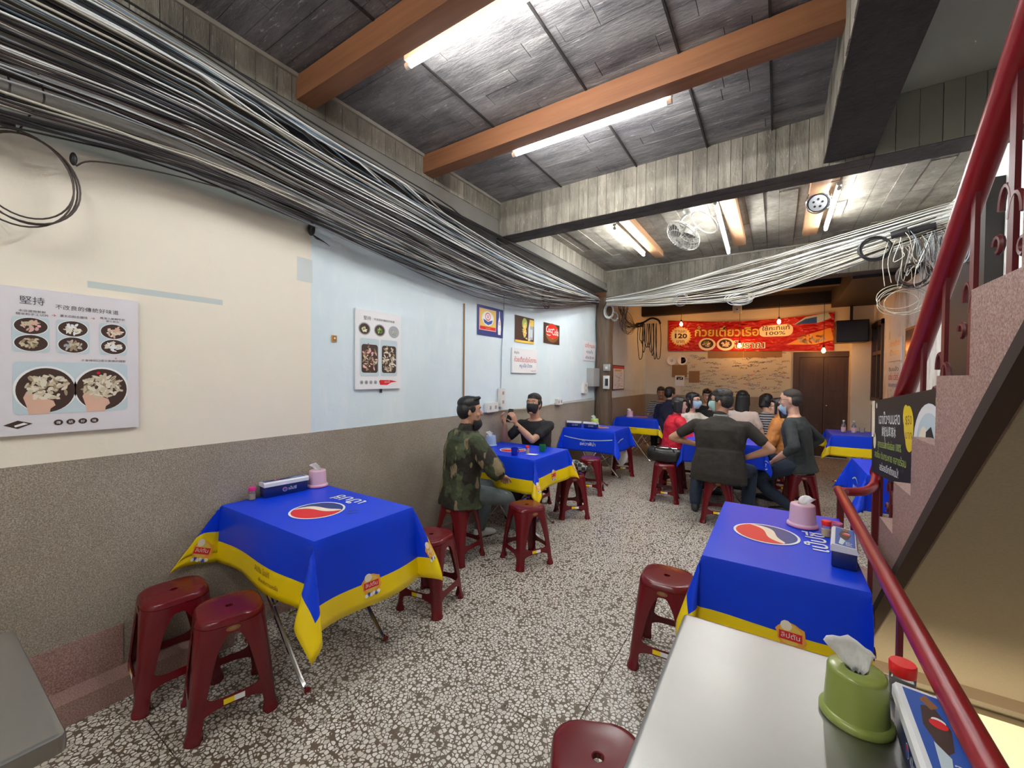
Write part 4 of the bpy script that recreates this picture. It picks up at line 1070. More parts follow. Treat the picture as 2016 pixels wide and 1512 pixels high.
t_, f = panel_thing('poster', 'dark red poster with white script lettering', 'poster', (WX, 4.80, 1.955), LU, LV, .47, .275, .002, 'print_darkbrown')
pr = Print().disc(.25, .15, .20, 'print_brown', .8, ry=.13).disc(.25, .17, .18, 'print_red', 1, ry=.10)
pr.text('Coca', .16, .15, .12, 'print_white', 2, width=.2, bold=.012).text('Cola', .335, .125, .13, 'print_white', 2, width=.2, bold=.012).line([(.08, .125), (.14, .11), (.2, .118)], .009, 'print_white', 2).line([(.07, .16), (.085, .215), (.12, .235)], .008, 'print_white', 2).text('coke', .25, .065, .024, 'print_pink', 2)
pr.build('print', t_, f)
t_, f = panel_thing('sign', 'white square sign with red and blue Thai lettering below the dark poster', 'sign', (WX, 4.02, 1.545), LU, LV, .59, .295, .015, 'paper')
Print().text('เชิญชิม', .09, .23, .042, 'ink', 1).text('ก๋วยเตี๋ยวเรือโบราณ', .30, .135, .075, 'ink_red', 1, width=.52, bold=.008).text('หมู-เนื้อ น้ำตก', .31, .07, .055, 'ink_blue', 1, width=.30, bold=.008).text('ชามละ 120', .49, .02, .026, 'ink', 1).build('lettering', t_, f)
t_, f = panel_thing('sign', 'white sheet with red and blue Thai lettering beside the wooden post', 'sign', (WX, 6.14, 1.77), LU, LV, .50, .32, .006, 'paper')
Print().text('เฉาก๊วยนมสด', .26, .22, .085, 'ink_red', 1, width=.42, bold=.01).text('หวานเย็น', .25, .125, .065, 'ink_blue', 1, width=.27, bold=.01).text('แก้วละ 50 บาท', .25, .035, .06, 'ink_blue', 1, width=.36, bold=.01).build('lettering', t_, f)
t_, f = panel_thing('wall_tag', 'tiny orange square tag on the pale blue wall', 'tag', (WX, 1.715, 1.735), LU, LV, .04, .045, .004, 'print_orange')
Print().rect(.004, .004, .036, .041, 'cardboard', 1).rect(.015, .018, .028, .03, 'print_cream', 2).build('print', t_, f)
t_, f = panel_thing('notice_board', 'framed white notice board with red heading past the post', 'board', (WX, 7.50, 1.26), LU, LV, .68, .48, .02, 'dark_wood')
pr = Print().rect(.02, .02, .66, .46, 'paper', 1).rect(.02, .41, .66, .46, 'print_red', 2).rect(.1, .36, .5, .395, 'print_gold', 2)
for k in range(40): a, b_ = rg.uniform(.06, .5), rg.uniform(.04, .34); pr.line([(a, b_), (a + rg.uniform(.03, .12), b_ + rg.uniform(-.004, .006))], .004, rg.choice(['ink', 'ink_blue', 'ink_red']), 2)
pr.build('print', t_, f)

# red banner
BU = V((1, 0, 0))
bn = thing('banner', 'red vinyl banner with Thai lettering, price badge and noodle bowls on the back wall', 'banner', (-.6, 9.83, 2.45))
def bfn(u, v, h):
    x = -2.11 + u; z0 = 2.115 - .025 * u; z1 = 2.815 - .10 * math.sin(PI * u / 3) * .9 - .014 * u
    return V((x, 9.815 - h * 2, z0 + (z1 - z0) * v))
mb = MB(); nu, nv = 48, 8
for j in range(nv + 1):
    for i in range(nu + 1): mb.v.append(bfn(3 * i / nu, j / nv, 0))
for j in range(nv):
    for i in range(nu): a = j * (nu + 1) + i; mb.f.append([a, a + 1, a + nu + 2, a + nu + 1]); mb.mi.append(0); mb.tone.append(1.0)
mb.build('banner_sheet', 'banner_red', bn, world=True, smooth=True)
B = lambda px, py: ((px - 1315) * 3 / 328, (689 - py) / (60.5 if px < 1500 else 66))   # layout of the print, u in metres, v 0..1
K = .70
class BPrint(Print):
    pass
def bf2(u, v, h): return bfn(u, v / K, h)
pr = Print()
def star(pr, u, v, r, n, mt, lay):
    pr.poly([(u + r * (1 if k % 2 else .86) * math.cos(PI * k / n), v + r * (1 if k % 2 else .86) * math.sin(PI * k / n)) for k in range(2 * n)], mt, lay)
pu, pv = B(1344, 659)
star(pr, pu, pv * K, .235, 24, 'print_gold', 1); pr.disc(pu, pv * K, .19, 'print_cream', 1.3)
pr.text('ชามละ', pu, pv * K + .085, .11, 'print_brown', 2, bold=.01).text('120', pu + .01, pv * K - .045, .15, 'print_black', 2, width=.26, bold=.035).text('บาท', pu, pv * K - .16, .11, 'print_brown', 2, bold=.02)
pu, pv = B(1443, 655)
pr.text('ก๋วยเตี๋ยวเรือ', pu + .0, pv * K - .045, .27, 'print_brown', 2, width=1.24, bold=.05).text('ก๋วยเตี๋ยวเรือ', pu, pv * K - .04, .27, 'print_gold', 2.6, width=1.22, bold=.018)
for px, cols in ((1404, ['print_noodle_dark', 'print_pink', 'print_green', 'print_cream']), (1443, ['print_noodle', 'print_skin', 'print_noodle_light'])):
    pu, pv = B(px, 676); pr.disc(pu, pv * K + .01, .17, 'print_cream', 2.8, ry=.15).disc(pu, pv * K + .02, .125, 'print_darkbrown', 3, ry=.105).blobs(pu, pv * K + .02, .07, .06, cols, 30, .03, rg, lay=3.2)
pu, pv = B(1491, 678)
pr.text('โบราณ', pu, pv * K - .055, .20, 'print_white', 3, width=.57, bold=.06).text('โบราณ', pu, pv * K - .055, .20, 'print_black', 3.5, width=.53)
pu, pv = B(1541, 647)
pr.rect(pu - .29, pv * K - .13, pu + .29, pv * K + .12, 'print_cream', 2, .11, 5).text('ใช้กะทิแท้', pu, pv * K + .01, .12, 'print_darkbrown', 3, width=.47, bold=.015).text('100%', pu, pv * K - .095, .11, 'print_darkbrown', 3, width=.33, bold=.01)
pu, pv = B(1605, 635)
pr.poly([(pu - .28, pv * K - .03), (pu - .1, pv * K + .10), (pu + .25, pv * K + .13), (pu + .30, pv * K + .03), (pu + .1, pv * K - .04)], 'print_paleblue', 2).poly([(pu - .26, pv * K - .03), (pu - .1, pv * K + .06), (pu + .08, pv * K + .08), (pu + .08, pv * K - .04)], 'print_blue', 2.5)
pu, pv = B(1610, 668)
pr.poly([(pu - .45, pv * K - .09), (pu - .1, pv * K + .10), (pu + .25, pv * K + .20), (pu + .30, pv * K - .02), (pu + .0, pv * K - .10)], 'print_orange', 1.5).blobs(pu - .05, pv * K + .02, .22, .08, ['print_noodle_dark', 'print_grey', 'print_brown', 'print_skin'], 34, .04, rg, lay=2)
pr.build('banner_print', bn, bf2, label='Thai lettering, price badge, noodle bowls and boat picture')

# back wall papers: note wall, cardboards, plates
BWY = YB - .002
Bx = lambda px: -1.98 + (px - 1327) * (2.35 / 247.0) * 1.0
ux, uz = (1, 0, 0), (0, 0, 1)
t_, f = panel_thing('note_wall', 'large cream sheets on the back wall covered with handwritten notes', 'poster', (-1.83, BWY, 1.13), ux, uz, 2.10, .95, .004, 'paper_cream')
pr = Print()
for k in range(150):
    a, b_ = rg.uniform(.04, 1.9), rg.uniform(.08, .88); n_ = rg.randint(2, 5); mt = rg.choice(['ink'] * 7 + ['ink_blue'] * 2 + ['ink_red'])
    pts = [(a, b_)]; sl = rg.uniform(-.12, .2)
    for q in range(n_ * 5): pts.append((pts[-1][0] + rg.uniform(.000, .014), b_ + (pts[-1][0] - a) * sl + rg.uniform(-.018, .018)))
    if pts[-1][0] < 2.06: pr.line(pts, rg.uniform(.003, .006), mt, 1 + .01 * k)
pr.build('handwriting', t_, f, kind='stuff')
for x0, x1, z0, z1, lb in ((-2.02, -1.70, 1.52, 1.80, 'larger brown cardboard piece below the two plates'), (-1.66, -1.44, 1.40, 1.66, 'smaller brown cardboard piece with faint writing')):
    t_, f = panel_thing('cardboard_sheet', lb, 'cardboard', (x0, BWY - .006, z0), ux, uz, x1 - x0, z1 - z0, .006, 'cardboard')
    pr = Print()
    for k in range(6): pr.line([(.03, (z1 - z0) * (.15 + .13 * k)), ((x1 - x0) * .8, (z1 - z0) * (.155 + .13 * k))], .004, 'print_brown', 1)
    pr.build('faint_writing', t_, f, kind='stuff')
t_ = thing('cardboard_strip', 'long brown cardboard strip under the red banner', 'cardboard', (-.6, BWY - .01, 2.0))
for k in range(4): MB().box((-1.28 + k * .34, BWY - .012, 1.94), (-.945 + k * .34, BWY - .006, 2.08)).build('card', 'cardboard', t_, world=True)
for x, lb in ((-2.03, 'left white paper plate on the back wall'), (-1.80, 'right white paper plate on the back wall')):
    t_ = thing('paper_plate', lb, 'plate', (x, BWY, 1.90), group='paper plates on the back wall')
    mb = MB().lathe([(.001, .004), (.07, .004), (.085, .010), (.105, .018), (.107, .016), (.087, .006), (.07, .0), (.001, 0)], seg=28)
    mb.v = [V((v.x, -v.z, v.y)) for v in mb.v]; mb.build('plate', 'paper', t_)
    Print().text('ป' if x < -1.9 else 'e', 0, -.03, .09, 'ink', 1).build('drawing', t_, lambda u, v, h: V((u, -.0042 - h, v)), world=False)
t_, f = panel_thing('paper_sheet', 'white paper with a small black picture on the lower left back wall', 'paper', (-1.95, BWY - .014, 1.32), ux, uz, .20, .24, .002, 'paper')
Print().rect(.03, .14, .17, .20, 'print_black', 1).rect(.07, .15, .10, .17, 'paper', 2).rect(.12, .16, .14, .19, 'paper', 2).rect(.04, .205, .14, .215, 'ink', 1).build('picture', t_, f)
# right wall signs (face -x)
ru = (0, -1, 0); RW = XR - .002
for y, z, hh, w_, lb, tx in ((8.32, 1.77, .33, .78, 'upper cream sign with faded orange lettering on the right wall', (('ก๋วยเตี๋ยว', .22, .08, 'print_orange'), ('น้ำตก', .09, .08, 'print_gold'))), (8.38, 1.36, .37, .84, 'lower white sign with grey, red and blue lettering on the right wall', (('ชิมแล้ว', .27, .06, 'ink'), ('แซ่บ เว่อร์', .14, .10, 'ink_red'), ('ขอบคุณค่ะ', .04, .06, 'ink_blue')))):
    t_, f = panel_thing('sign', lb, 'sign', (RW, y, z), ru, uz, w_, hh, .01, 'paper')
    pr = Print()
    for s_, v, sz_, mt in tx: pr.text(s_, w_ / 2, v, sz_ * 1.3, mt, 1, width=w_ * .7, bold=.01)
    pr.build('lettering', t_, f)
t_, f = panel_thing('mirror', 'small dark framed mirror on the right wall catching a bulb', 'mirror', (RW, 7.30, 1.75), ru, uz, .5, .42, .02, 'print_brown')
Print().rect(.03, .03, .47, .39, 'chrome', 1).build('glass', t_, f)
t_, f = panel_thing('paper_note', 'little white note below the signs of the right wall', 'paper', (RW, 8.25, 1.18), ru, uz, .5, .15, .004, 'paper')
Print().text('ห้องน้ำ', .25, .05, .07, 'ink', 1).build('lettering', t_, f)

# black sign on the stair railing
su = V((0, -1, .085)).normalized(); sv = V((0, .085, 1)).normalized()
so_ = V((.4745, 3.15, 1.375)) - sv * .405
t_, f = panel_thing('menu_sign', 'black sign with white and yellow Thai lettering and a dessert bowl on the railing', 'sign', so_, su, sv, 1.22, .405, .006, 'black_board')
H_ = .405
pr = Print().rect(.0, .20, .085, H_, 'print_cream', 1).disc(.085, .18, .035, 'print_cream', 1, ry=.045).disc(.135, .375, .016, 'print_cream', 1, ry=.016)
pr.text('เฉาก๊วยนมสด', .42, .275, .075, 'print_white', 1, width=.45, bold=.01).text('鮮奶仙草凍冰', .42, .215, .055, 'print_white', 1, width=.30, bold=.01)
pr.text('สูตรธรรมชาติอร่อย 100%', .42, .150, .05, 'print_lime', 1, width=.50, bold=.006).text('สดชื่น ดับกระหาย คลายร้อน', .42, .090, .05, 'print_lime', 1, width=.66, bold=.006).text('อร่อยอีกถึงแม่!', .42, .030, .05, 'print_white', 1, width=.40, bold=.008)
pr.disc(.79, .27, .075, 'cloth_yellow', 1, ry=.085).disc(.745, .31, .045, 'cloth_yellow', 1.2, ry=.05).disc(.80, .21, .06, 'cloth_yellow', 1.1, ry=.05).text('$50', .79, .275, .055, 'print_brown', 2, width=.10).text('บาท', .79, .215, .05, 'print_brown', 2, width=.10)
pr.disc(1.06, .19, .20, 'print_white', 1, ry=.165).disc(1.06, .20, .155, 'print_paleblue', 1.5, ry=.12).disc(1.0, .19, .07, 'print_cream', 2, ry=.08)
pr.poly([(.86, .16), (.90, .20), (.93, .02), (.90, .004), (.84, .004), (.85, .08)], 'print_white', 1.2)
pr.poly([(1.01, .11), (1.03, .25), (1.09, .27), (1.13, .22), (1.15, .12)], 'print_black', 3).poly([(1.02, .13), (1.035, .23), (1.05, .22), (1.04, .14)], 'print_white', 3.5).blobs(1.0, .14, .06, .03, ['print_black', 'print_darkbrown', 'print_cream'], 12, .014, rg)
pr.disc(1.19, .36, .05, 'cloth_yellow', 1, ry=.042).line([(.33, .24), (.36, .16)], .006, 'print_white', 4)
pr.build('sign_print', t_, f, label='white and yellow lettering, yellow price bubble and white bowl')

# speaker, exit lamp, boxes, sockets
sp = thing('loudspeaker', 'big black box hanging in the corner right of the banner', 'loudspeaker', (1.08, 9.3, 2.34))
MB().rbox((-.23, -.18, -.19), (.22, .2, .19), .02).build('cabinet', 'black_plastic', sp)
MB().box((-.205, -.19, -.17), (.195, -.18, .17)).build('front_grille', 'cable_black', sp)
MB().box((-.02, 0, .19), (.02, .04, .74)).build('bracket', 'black_plastic', sp)
sp = thing('wall_box', 'white box on the beam above the banner', 'socket', (-.70, 9.42, 2.89))
MB().rbox((-.08, -.05, -.075), (.08, .03, .075), .015).build('case', 'plastic_white', sp); MB().ell((.0, -.052, 0), (.014, .006, .014)).build('lens', 'black_plastic', sp)
def socket(y, z, w_, h, label, n=2, x=WX, dp=.045, mt='plastic_white'):
    t_ = thing('socket_box', label, 'socket', (x, y, z)); MB().box((0, -w_ / 2, -h / 2), (dp, w_ / 2, h / 2)).build('case', mt, t_, smooth=None)
    for k in range(n):
        c = (k + .5) / n - .5; a, b_ = (c * w_, 0) if w_ > h else (0, c * h)
        MB().box((dp, a - .014, b_ - .018), (dp + .004, a + .014, b_ + .018)).build('outlet', 'plastic_grey', t_, smooth=None)
    return t_
socket(3.79, 1.265, .09, .20, 'upright white socket box on the wall behind the camouflage jacket')
socket(3.60, 1.165, .20, .10, 'wide white socket box on the edge of the wainscot')
socket(5.23, 1.15, .15, .08, 'small white socket box above the all-blue table')
socket(6.15, 1.33, .16, .17, 'white double socket left of the grey meter box')
socket(6.42, 1.50, .26, .30, 'grey meter box next to the wooden post', 1, dp=.12, mt='plastic_grey')
pb = thing('switch_box', 'white switch box strapped to the wooden post', 'switch', (-2.40, 6.58, 1.42))
MB().rbox((-.04, -.03, -.11), (.07, .0, .11), .01).build('case', 'plastic_white', pb); MB().box((-.0, -.036, -.06), (.05, -.03, .06)).build('switch', 'black_plastic', pb)
pb = thing('switch_box', 'grey junction box higher on the wooden post', 'switch', (-2.40, 6.58, 1.66))
MB().rbox((-.04, -.03, -.05), (.08, .0, .06), .01).build('case', 'plastic_grey', pb); MB().box((.0, -.034, -.02), (.04, -.03, .02)).build('cover', 'plastic_white', pb)
wr_ = thing('wall_cable', 'thin cable running down the blue wall to the sockets', 'cable', (WX, 3.8, 1.36))
MB().tube([(WX + .004, 3.86, 2.9), (WX + .004, 3.85, 2.2), (WX + .005, 3.81, 1.8), (WX + .004, 3.80, 1.36)], .004, 5).build('cable', 'cable_bluegrey', wr_, world=True)
wr_ = thing('wall_conduit', 'rusty upright seam strip on the blue wall', 'pipe', (WX, 3.15, 1.12))
MB().box((WX, 3.143, 1.115), (WX + .006, 3.160, 2.22)).build('strip', 'cardboard', wr_, world=True); 
wr_ = thing('wall_cable', 'white cable drooping along the wainscot top to the post', 'cable', (WX, 3.7, 1.12))
pts = smooth_path([(WX + .01, 3.66, 1.12), (WX + .02, 4.1, 1.115), (WX + .02, 4.5, 1.10), (WX + .02, 5.2, 1.13), (WX + .02, 5.8, 1.14), (WX + .02, 6.5, 1.16)], 5)
MB().tube(pts, .005, 5).build('cable', 'cable_cream', wr_, world=True)

# ================================================================== THINGS ON THE TABLES
def tissue_holder(x, y, z, mt, label, s=1.0, rim=None, rz=0.0, tis=1.15):
    t_ = thing('tissue_holder', label, 'tissue holder', (x, y, z), rz, group='round tissue holders')
    P = [(.001, 0), (.066, 0), (.069, .004), (.069, .012), (.066, .017), (.0605, .020), (.0595, .026), (.055, .108), (.053, .114), (.049, .1165), (.022, .1165), (.019, .112), (.018, .095)]
    mb = MB().lathe([(r * s, h * s) for r, h in P], seg=32, cap=False)
    mb.build('holder', mt, t_)
    MB().lathe([(.017 * s, .10 * s), (.001, .10 * s)], seg=16, cap=False).build('opening', 'black_plastic', t_)
    if rim: MB().lathe([(.0665 * s, -.0), (.0700 * s, .002), (.0700 * s, .007), (.067 * s, .009)], seg=32, cap=False).build('rim', rim, t_)
    mb = MB(); n = 9; base = .105 * s
    for j in range(6):
        v = j / 5
        for i in range(n):
            a = 2.3 * (i / (n - 1) - .5); w_ = (.010 + .034 * v - .010 * v * v) * s * (1 if v < .01 else tis)
            mb.v.append(V((w_ * math.sin(a * 1.1) - .016 * v * s, w_ * math.cos(a) * .5 + .006 * math.sin(i * 2.1 + j) * s - .02 * v * v * s, base + (.058 * tis * v - .02 * abs(i / (n - 1) - .5) * v * 2 - .012 * v * v * (i / n)) * s)))
    for j in range(5):
        for i in range(n - 1): a = j * n + i; mb.f.append([a, a + 1, a + n + 1, a + n]); mb.mi.append(0); mb.tone.append(1.0)
    o = mb.build('tissue', 'tissue', t_, smooth=True); md = o.modifiers.new('s', 'SOLIDIFY'); md.thickness = .0008
    return t_
def jar(x, y, z, cap, fill, label, s=1.0, h=.052):
    t_ = thing('spice_jar', label, 'jar', (x, y, z), group='small spice and toothpick jars')
    MB().lathe([(r * s, hh) for r, hh in [(.001, 0), (.0175, 0), (.0185, .003), (.0185, h * s - .003), (.017, h * s), (.016, h * s)]], seg=20).build('glass_body', 'glass', t_)
    MB().lathe([(r * s, hh) for r, hh in [(.001, .003), (.016, .003), (.016, h * s * .62), (.001, h * s * .66)]], seg=16).build('contents', fill, t_)
    MB().lathe([(r * s, h * s + hh * s) for r, hh in [(.001, 0), (.019, 0), (.0195, .002), (.0195, .018), (.018, .021), (.001, .0215)]], seg=24).build('cap', cap, t_)
    return t_
def utensil_box(x, y, z, rz, label, L_=.26, W_=.078, H=.062, detail=True):
    t_ = thing('utensil_box', label, 'utensil box', (x, y, z), math.radians(rz), group='blue utensil boxes with white lids')
    MB().rbox((-L_ / 2, -W_ / 2, 0), (L_ / 2, W_ / 2, H), .006).build('box', 'box_blue', t_)
    vs = []; n_ = 0; a, b_ = L_ / 2 + .004, W_ / 2 + .004
    # lid with one bevelled long side
    pts = [(-b_, H), (b_, H), (b_, H + .006), (b_ - .006, H + .022), (-b_ + .006, H + .028), (-b_, H + .020)]
    mb = MB(); mb.loftv([[V((sx * a, p_[0], p_[1])) for p_ in pts] for sx in (-1, 1)]); lid = mb.build('lid', 'box_white', t_, smooth=None)
    zt = lambda v: H + .0285 - (v + b_) / (2 * b_) * .006
    pr = Print().rect(-a + .010, -b_ + .014, a - .010, b_ - .010, 'print_blue', 1)
    if detail:
        pr.poly([(-.09, .01), (-.03, .022), (.03, .012), (.05, -.004), (-.02, -.018), (-.08, -.010)], 'print_darkbrown', 2).disc(-.035, .006, .013, 'print_red', 3).disc(-.045, .008, .010, 'print_white', 2.5)
        pr.poly([(.02, -.012), (.10, -.018), (.11, -.006), (.05, .004)], 'print_paleblue', 2.2).poly([(-.12, .004), (-.09, .018), (-.075, .004), (-.1, -.008)], 'print_brown', 2.3).text('เป๊ปซี่', .085, .004, .024, 'print_white', 3)
    pr.build('lid_print', lid, lambda u, v, h: V((u, v, zt(v) + h)), world=False)
    pr = Print().disc(-.012, .032, .013, 'print_white', 1).disc(-.012, .032, .0115, 'print_blue', 2).poly([(-.0225, .035), (-.017, .042), (-.007, .042), (-.002, .037), (-.012, .034)], 'print_red', 3).text('เป๊ปซี่', .032, .025, .024, 'print_white', 1)
    pr.build('side_print', t_, lambda u, v, h: V((u, -W_ / 2 - h, v)), world=False)
    return t_
ZTOP = ZT + .002
tissue_holder(.155, 1.14, ZTOP, 'green_plastic', 'olive green tissue holder on the steel table, white tissue sticking out', .94, tis=1.45)
jar(.252, 1.262, ZTOP, 'cap_red', 'pepper', 'red-capped jar of dark powder behind the green tissue holder', 1.25, .05)
utensil_box(.258, 1.035, ZTOP, -91, 'blue utensil box with white lid on the steel table, cut off at bottom right')
tissue_holder(.118, 2.50, ZTOP, 'pink_plastic', 'pink tissue holder on the right-hand cloth table', .95, 'rose_plastic', 2.6)
jar(.205, 2.395, ZTOP, 'cap_red', 'toothpick', 'red-capped toothpick jar on the right-hand cloth table')
utensil_box(.242, 2.14, ZTOP, -96, 'blue utensil box with white lid against the railing, right-hand cloth table', L_=.24)
MB0 = thing('small_cup', 'pink cup half hidden behind the railing on the right-hand table', 'cup', (.245, 2.47, ZTOP))
MB().lathe([(.001, 0), (.022, 0), (.028, .05), (.026, .05), (.02, .004), (.001, .004)], seg=20).build('cup', 'rose_plastic', MB0)
utensil_box(-2.555, 1.355, ZTOP, 83, 'blue utensil box with white lid on the near left table against the wall', L_=.25)
tissue_holder(-2.535, 1.56, ZTOP, 'pink_plastic', 'pink tissue holder on the near left table in the wall corner', .92, 'rose_plastic', .5)
jar(-2.57, 1.175, ZTOP, 'cap_magenta', 'toothpick', 'magenta-capped toothpick jar on the near left table')
tissue_holder(-2.53, 3.50, ZTOP, 'sky_plastic', 'pale blue tissue holder on the two men\'s table', .95, None, .5)
def cup(x, y, mt, label, handle=True, s=1.0):
    t_ = thing('cup', label, 'cup', (x, y, ZTOP), 1.0)
    MB().lathe([(r * s, h * s) for r, h in [(.001, 0), (.028, 0), (.030, .003), (.032, .068), (.030, .068), (.027, .006), (.001, .006)]], seg=24).build('body', mt, t_)
    if handle: MB().tube([(.031 * s + .016 * s * math.sin(PI * k / 8), 0, .055 * s - .040 * s * k / 8) for k in range(9)], .0035, 6).build('handle', mt, t_)
    return t_
cup(-2.05, 3.215, 'cup_blue', 'deep blue cup in front on the two men\'s table')
cup(-1.925, 3.53, 'cup_green', 'green cup near the right edge of the two men\'s table')
jar(-1.995, 3.36, ZTOP, 'cap_red', 'toothpick', 'red-capped jar between the blue and the green cup', 1.0)
np_ = thing('napkin', 'folded white napkin lying beside the red-capped jar', 'napkin', (-1.93, 3.33, ZTOP)); MB().add([(-.05, -.03, .001), (.05, -.02, .002), (.06, .03, .004), (-.04, .025, .001), (-.05, -.03, .0022), (.05, -.02, .0032), (.06, .03, .0052), (-.04, .025, .0022)], [(3, 2, 1, 0), (4, 5, 6, 7), (0, 1, 5, 4), (1, 2, 6, 5), (2, 3, 7, 6), (3, 0, 4, 7)]).build('napkin_sheet', 'tissue', np_, smooth=None)
utensil_box(-2.50, 5.56, ZTOP, 12, 'left blue utensil box with white lid on the all-blue table', detail=False, L_=.20)
utensil_box(-2.24, 5.56, ZTOP, -6, 'right blue utensil box with white lid on the all-blue table', detail=False, L_=.20)
bg = thing('bag', 'thin white plastic bag hanging under the right side of the all-blue table', 'bag', (-1.93, 5.98, .46))
mb = MB(); mb.secs([((.01 * math.sin(k), 0, -.27 + .045 * k), V((.02 + .012 * k * (7 - k) * .5, .01 * k, 0)), V((0, .012 + .006 * k * (7 - k) * .4, 0))) for k in range(8)], 12); mb.build('bag_body', 'tissue', bg, smooth=True)
tissue_holder(-2.28, 5.80, ZTOP, 'lime_plastic', 'lime green tissue holder on the all-blue table', 1.0)
tissue_holder(-2.30, 7.62, ZTOP, 'pink_plastic', 'pink tissue holder on the table behind the post', .95, None)
def bottle(x, y, label):
    t_ = thing('sauce_bottle', label, 'bottle', (x, y, ZTOP), group='sauce bottles on the right wall table')
    MB().lathe([(.001, 0), (.026, 0), (.028, .004), (.028, .085), (.022, .105), (.011, .125), (.010, .15), (.001, .15)], seg=20).build('glass_body', 'glass', t_)
    MB().lathe([(.001, .004), (.024, .004), (.024, .05), (.001, .05)], seg=14).build('contents', 'print_cream', t_)
    MB().lathe([(.001, .148), (.013, .148), (.013, .166), (.001, .168)], seg=14).build('cap', 'plastic_white', t_)
    MB().lathe([(.0286, .025), (.0286, .07)], seg=20, cap=False).build('paper_band', 'print_pink', t_)
bottle(.79, 7.30, 'left clear sauce bottle with white cap on the table at the right wall')
bottle(.90, 7.28, 'right clear sauce bottle with white cap on the table at the right wall')
cup(1.0, 7.40, 'glass', 'clear glass beside the two sauce bottles', False)
cup(-.45, 5.6, 'cup_green', 'green cup on the group\'s table hidden among the people', True)
# bags
bg = thing('bag', 'large black leather bag lying on a red stool', 'bag', (-1.14, 5.24, .46))
mb = MB(); 
mb.secs([((x, 0, .095 + .012 * math.sin(i * 1.3)), V((0, .075 * f_, .01)), V((0, 0, .088 * f_))) for i, (x, f_) in enumerate([(-.21, .35), (-.20, .8), (-.14, 1), (-.05, .97), (.05, 1.02), (.13, .98), (.19, .8), (.205, .35)])], 18, p=3)
mb.build('bag_body', 'leather_black', bg, smooth=True)
MB().tube(smooth_path([(-.12, -.06, .14), (-.09, -.085, .19), (0, -.08, .21), (.09, -.085, .19), (.12, -.06, .14)], 5), .007, 6).build('handle', 'leather_black', bg)
MB().cyl((-.14, -.01, .182), (.14, -.01, .182), .004, seg=6).build('zip', 'chrome', bg)
m, t, b = custom('checked_cloth'); ck_ = N(t, 'ShaderNodeTexChecker', Scale=26.0); L(t, objc(t), ck_.inputs[0]); L(t, mixc(t, ck_.outputs[1], (.03, .03, .03), (.30, .31, .30)), b.inputs['Base Color']); b.inputs['Roughness'].default_value = .8
bg = thing('bag', 'crumpled black and grey checked cloth bag on a stool behind the two men\'s table', 'bag', (-1.86, 4.06, .46))
mb = MB(); rg = random.Random(5)
for k in range(13): mb.ell((rg.uniform(-.10, .10), rg.uniform(-.08, .08), .045 + rg.uniform(0, .06)), (rg.uniform(.045, .075), rg.uniform(.04, .06), rg.uniform(.035, .05)))
remeshed('bag_body', mb, 'checked_cloth', .007, 2, bg, world=False)
# ================================================================== CEILING FANS
fn_ = thing('ceiling_fan', 'pale orbit ceiling fan with wire cage tilted to the left', 'fan', (-.80, 4.62, 3.27))
MB().lathe([(.001, 0), (.06, 0), (.065, -.02), (.04, -.05), (.001, -.05)][::-1], seg=20).build('mount', 'fan_body', fn_)
MB().tube([(-.09 * math.sin(PI * k / 10), .0, -.03 - .20 * k / 10 - 0) for k in range(11)], .014, 8).build('arm', 'fan_body', fn_)
hubc = V((-.03, 0, -.24)); ax = V((-.55, -.35, -.75)).normalized(); a1 = ax.orthogonal().normalized(); a2 = ax.cross(a1)
MB().cyl(hubc - ax * .06, hubc + ax * .03, .055, .048, 18).cyl(hubc + ax * .03, hubc + ax * .05, .02, seg=12).build('motor', 'fan_body', fn_)
cg = MB(); RC = .19
for k in range(28):
    a = 2 * PI * k / 28; dr_ = a1 * math.cos(a) + a2 * math.sin(a)
    cg.tube([hubc + dr_ * (.05 + (RC - .05) * math.sin(t_ * PI / 2)) + ax * (-.03 + .075 * (1 - math.cos(t_ * PI / 2))) for t_ in [q / 6 for q in range(7)]] + [hubc + dr_ * (.03 + (RC - .03) * math.cos(t_ * PI / 2)) + ax * (.045 + .08 * math.sin(t_ * PI / 2)) for t_ in [q / 6 for q in range(7)]], .0022, 4)
for r_, h_ in ((RC, .045), (RC + .004, .05), (.13, .095), (.06, .12), (.14, .0)):
    cg.tube([hubc + (a1 * math.cos(2 * PI * k / 36) + a2 * math.sin(2 * PI * k / 36)) * r_ + ax * h_ for k in range(36)], .0035, 5, closed=True)
cg.build('cage', 'wire_fan', fn_, kind='stuff')
for k in range(3):
    a = 2 * PI * k / 3 + .4; dr_ = a1 * math.cos(a) + a2 * math.sin(a); tn = ax.cross(dr_)
    rows = [[hubc + ax * (.06 + .025 * (c_ / .06) * (1)) + dr_ * r_ + tn * c_ + ax * sgn for c_, sgn in ((-w_, 0), (0, 0), (w_, 0), (w_, .003), (0, .003), (-w_, .003))] for r_, w_ in ((.03, .02), (.07, .045), (.12, .065), (.155, .055), (.165, .02))]
    MB().loftv(rows).build('blade', 'fan_blade', fn_)
MB().tube([V((.14, .02, -.16)) + (a1 * math.cos(2 * PI * k / 30) + a2 * math.sin(2 * PI * k / 30)) * .15 for k in range(30)], .008, 6, closed=True).build('orbit_ring', 'wire_fan', fn_)
MB().cyl(hubc, V((.12, .02, -.16)), .006, seg=6).build('orbit_stay', 'wire_fan', fn_)
fn_ = thing('spot_lamp', 'round chrome-rimmed spot lamp with five dark dots under the far ceiling', 'lamp', (.29, 4.72, 3.28))
MB().cyl((0, 0, 0), (0, 0, -.06), .02, seg=10).build('stem', 'chrome', fn_)
hc = V((0, 0, -.15)); ax = V((-.15, -.85, -.45)).normalized(); a1 = ax.orthogonal().normalized(); a2 = ax.cross(a1)
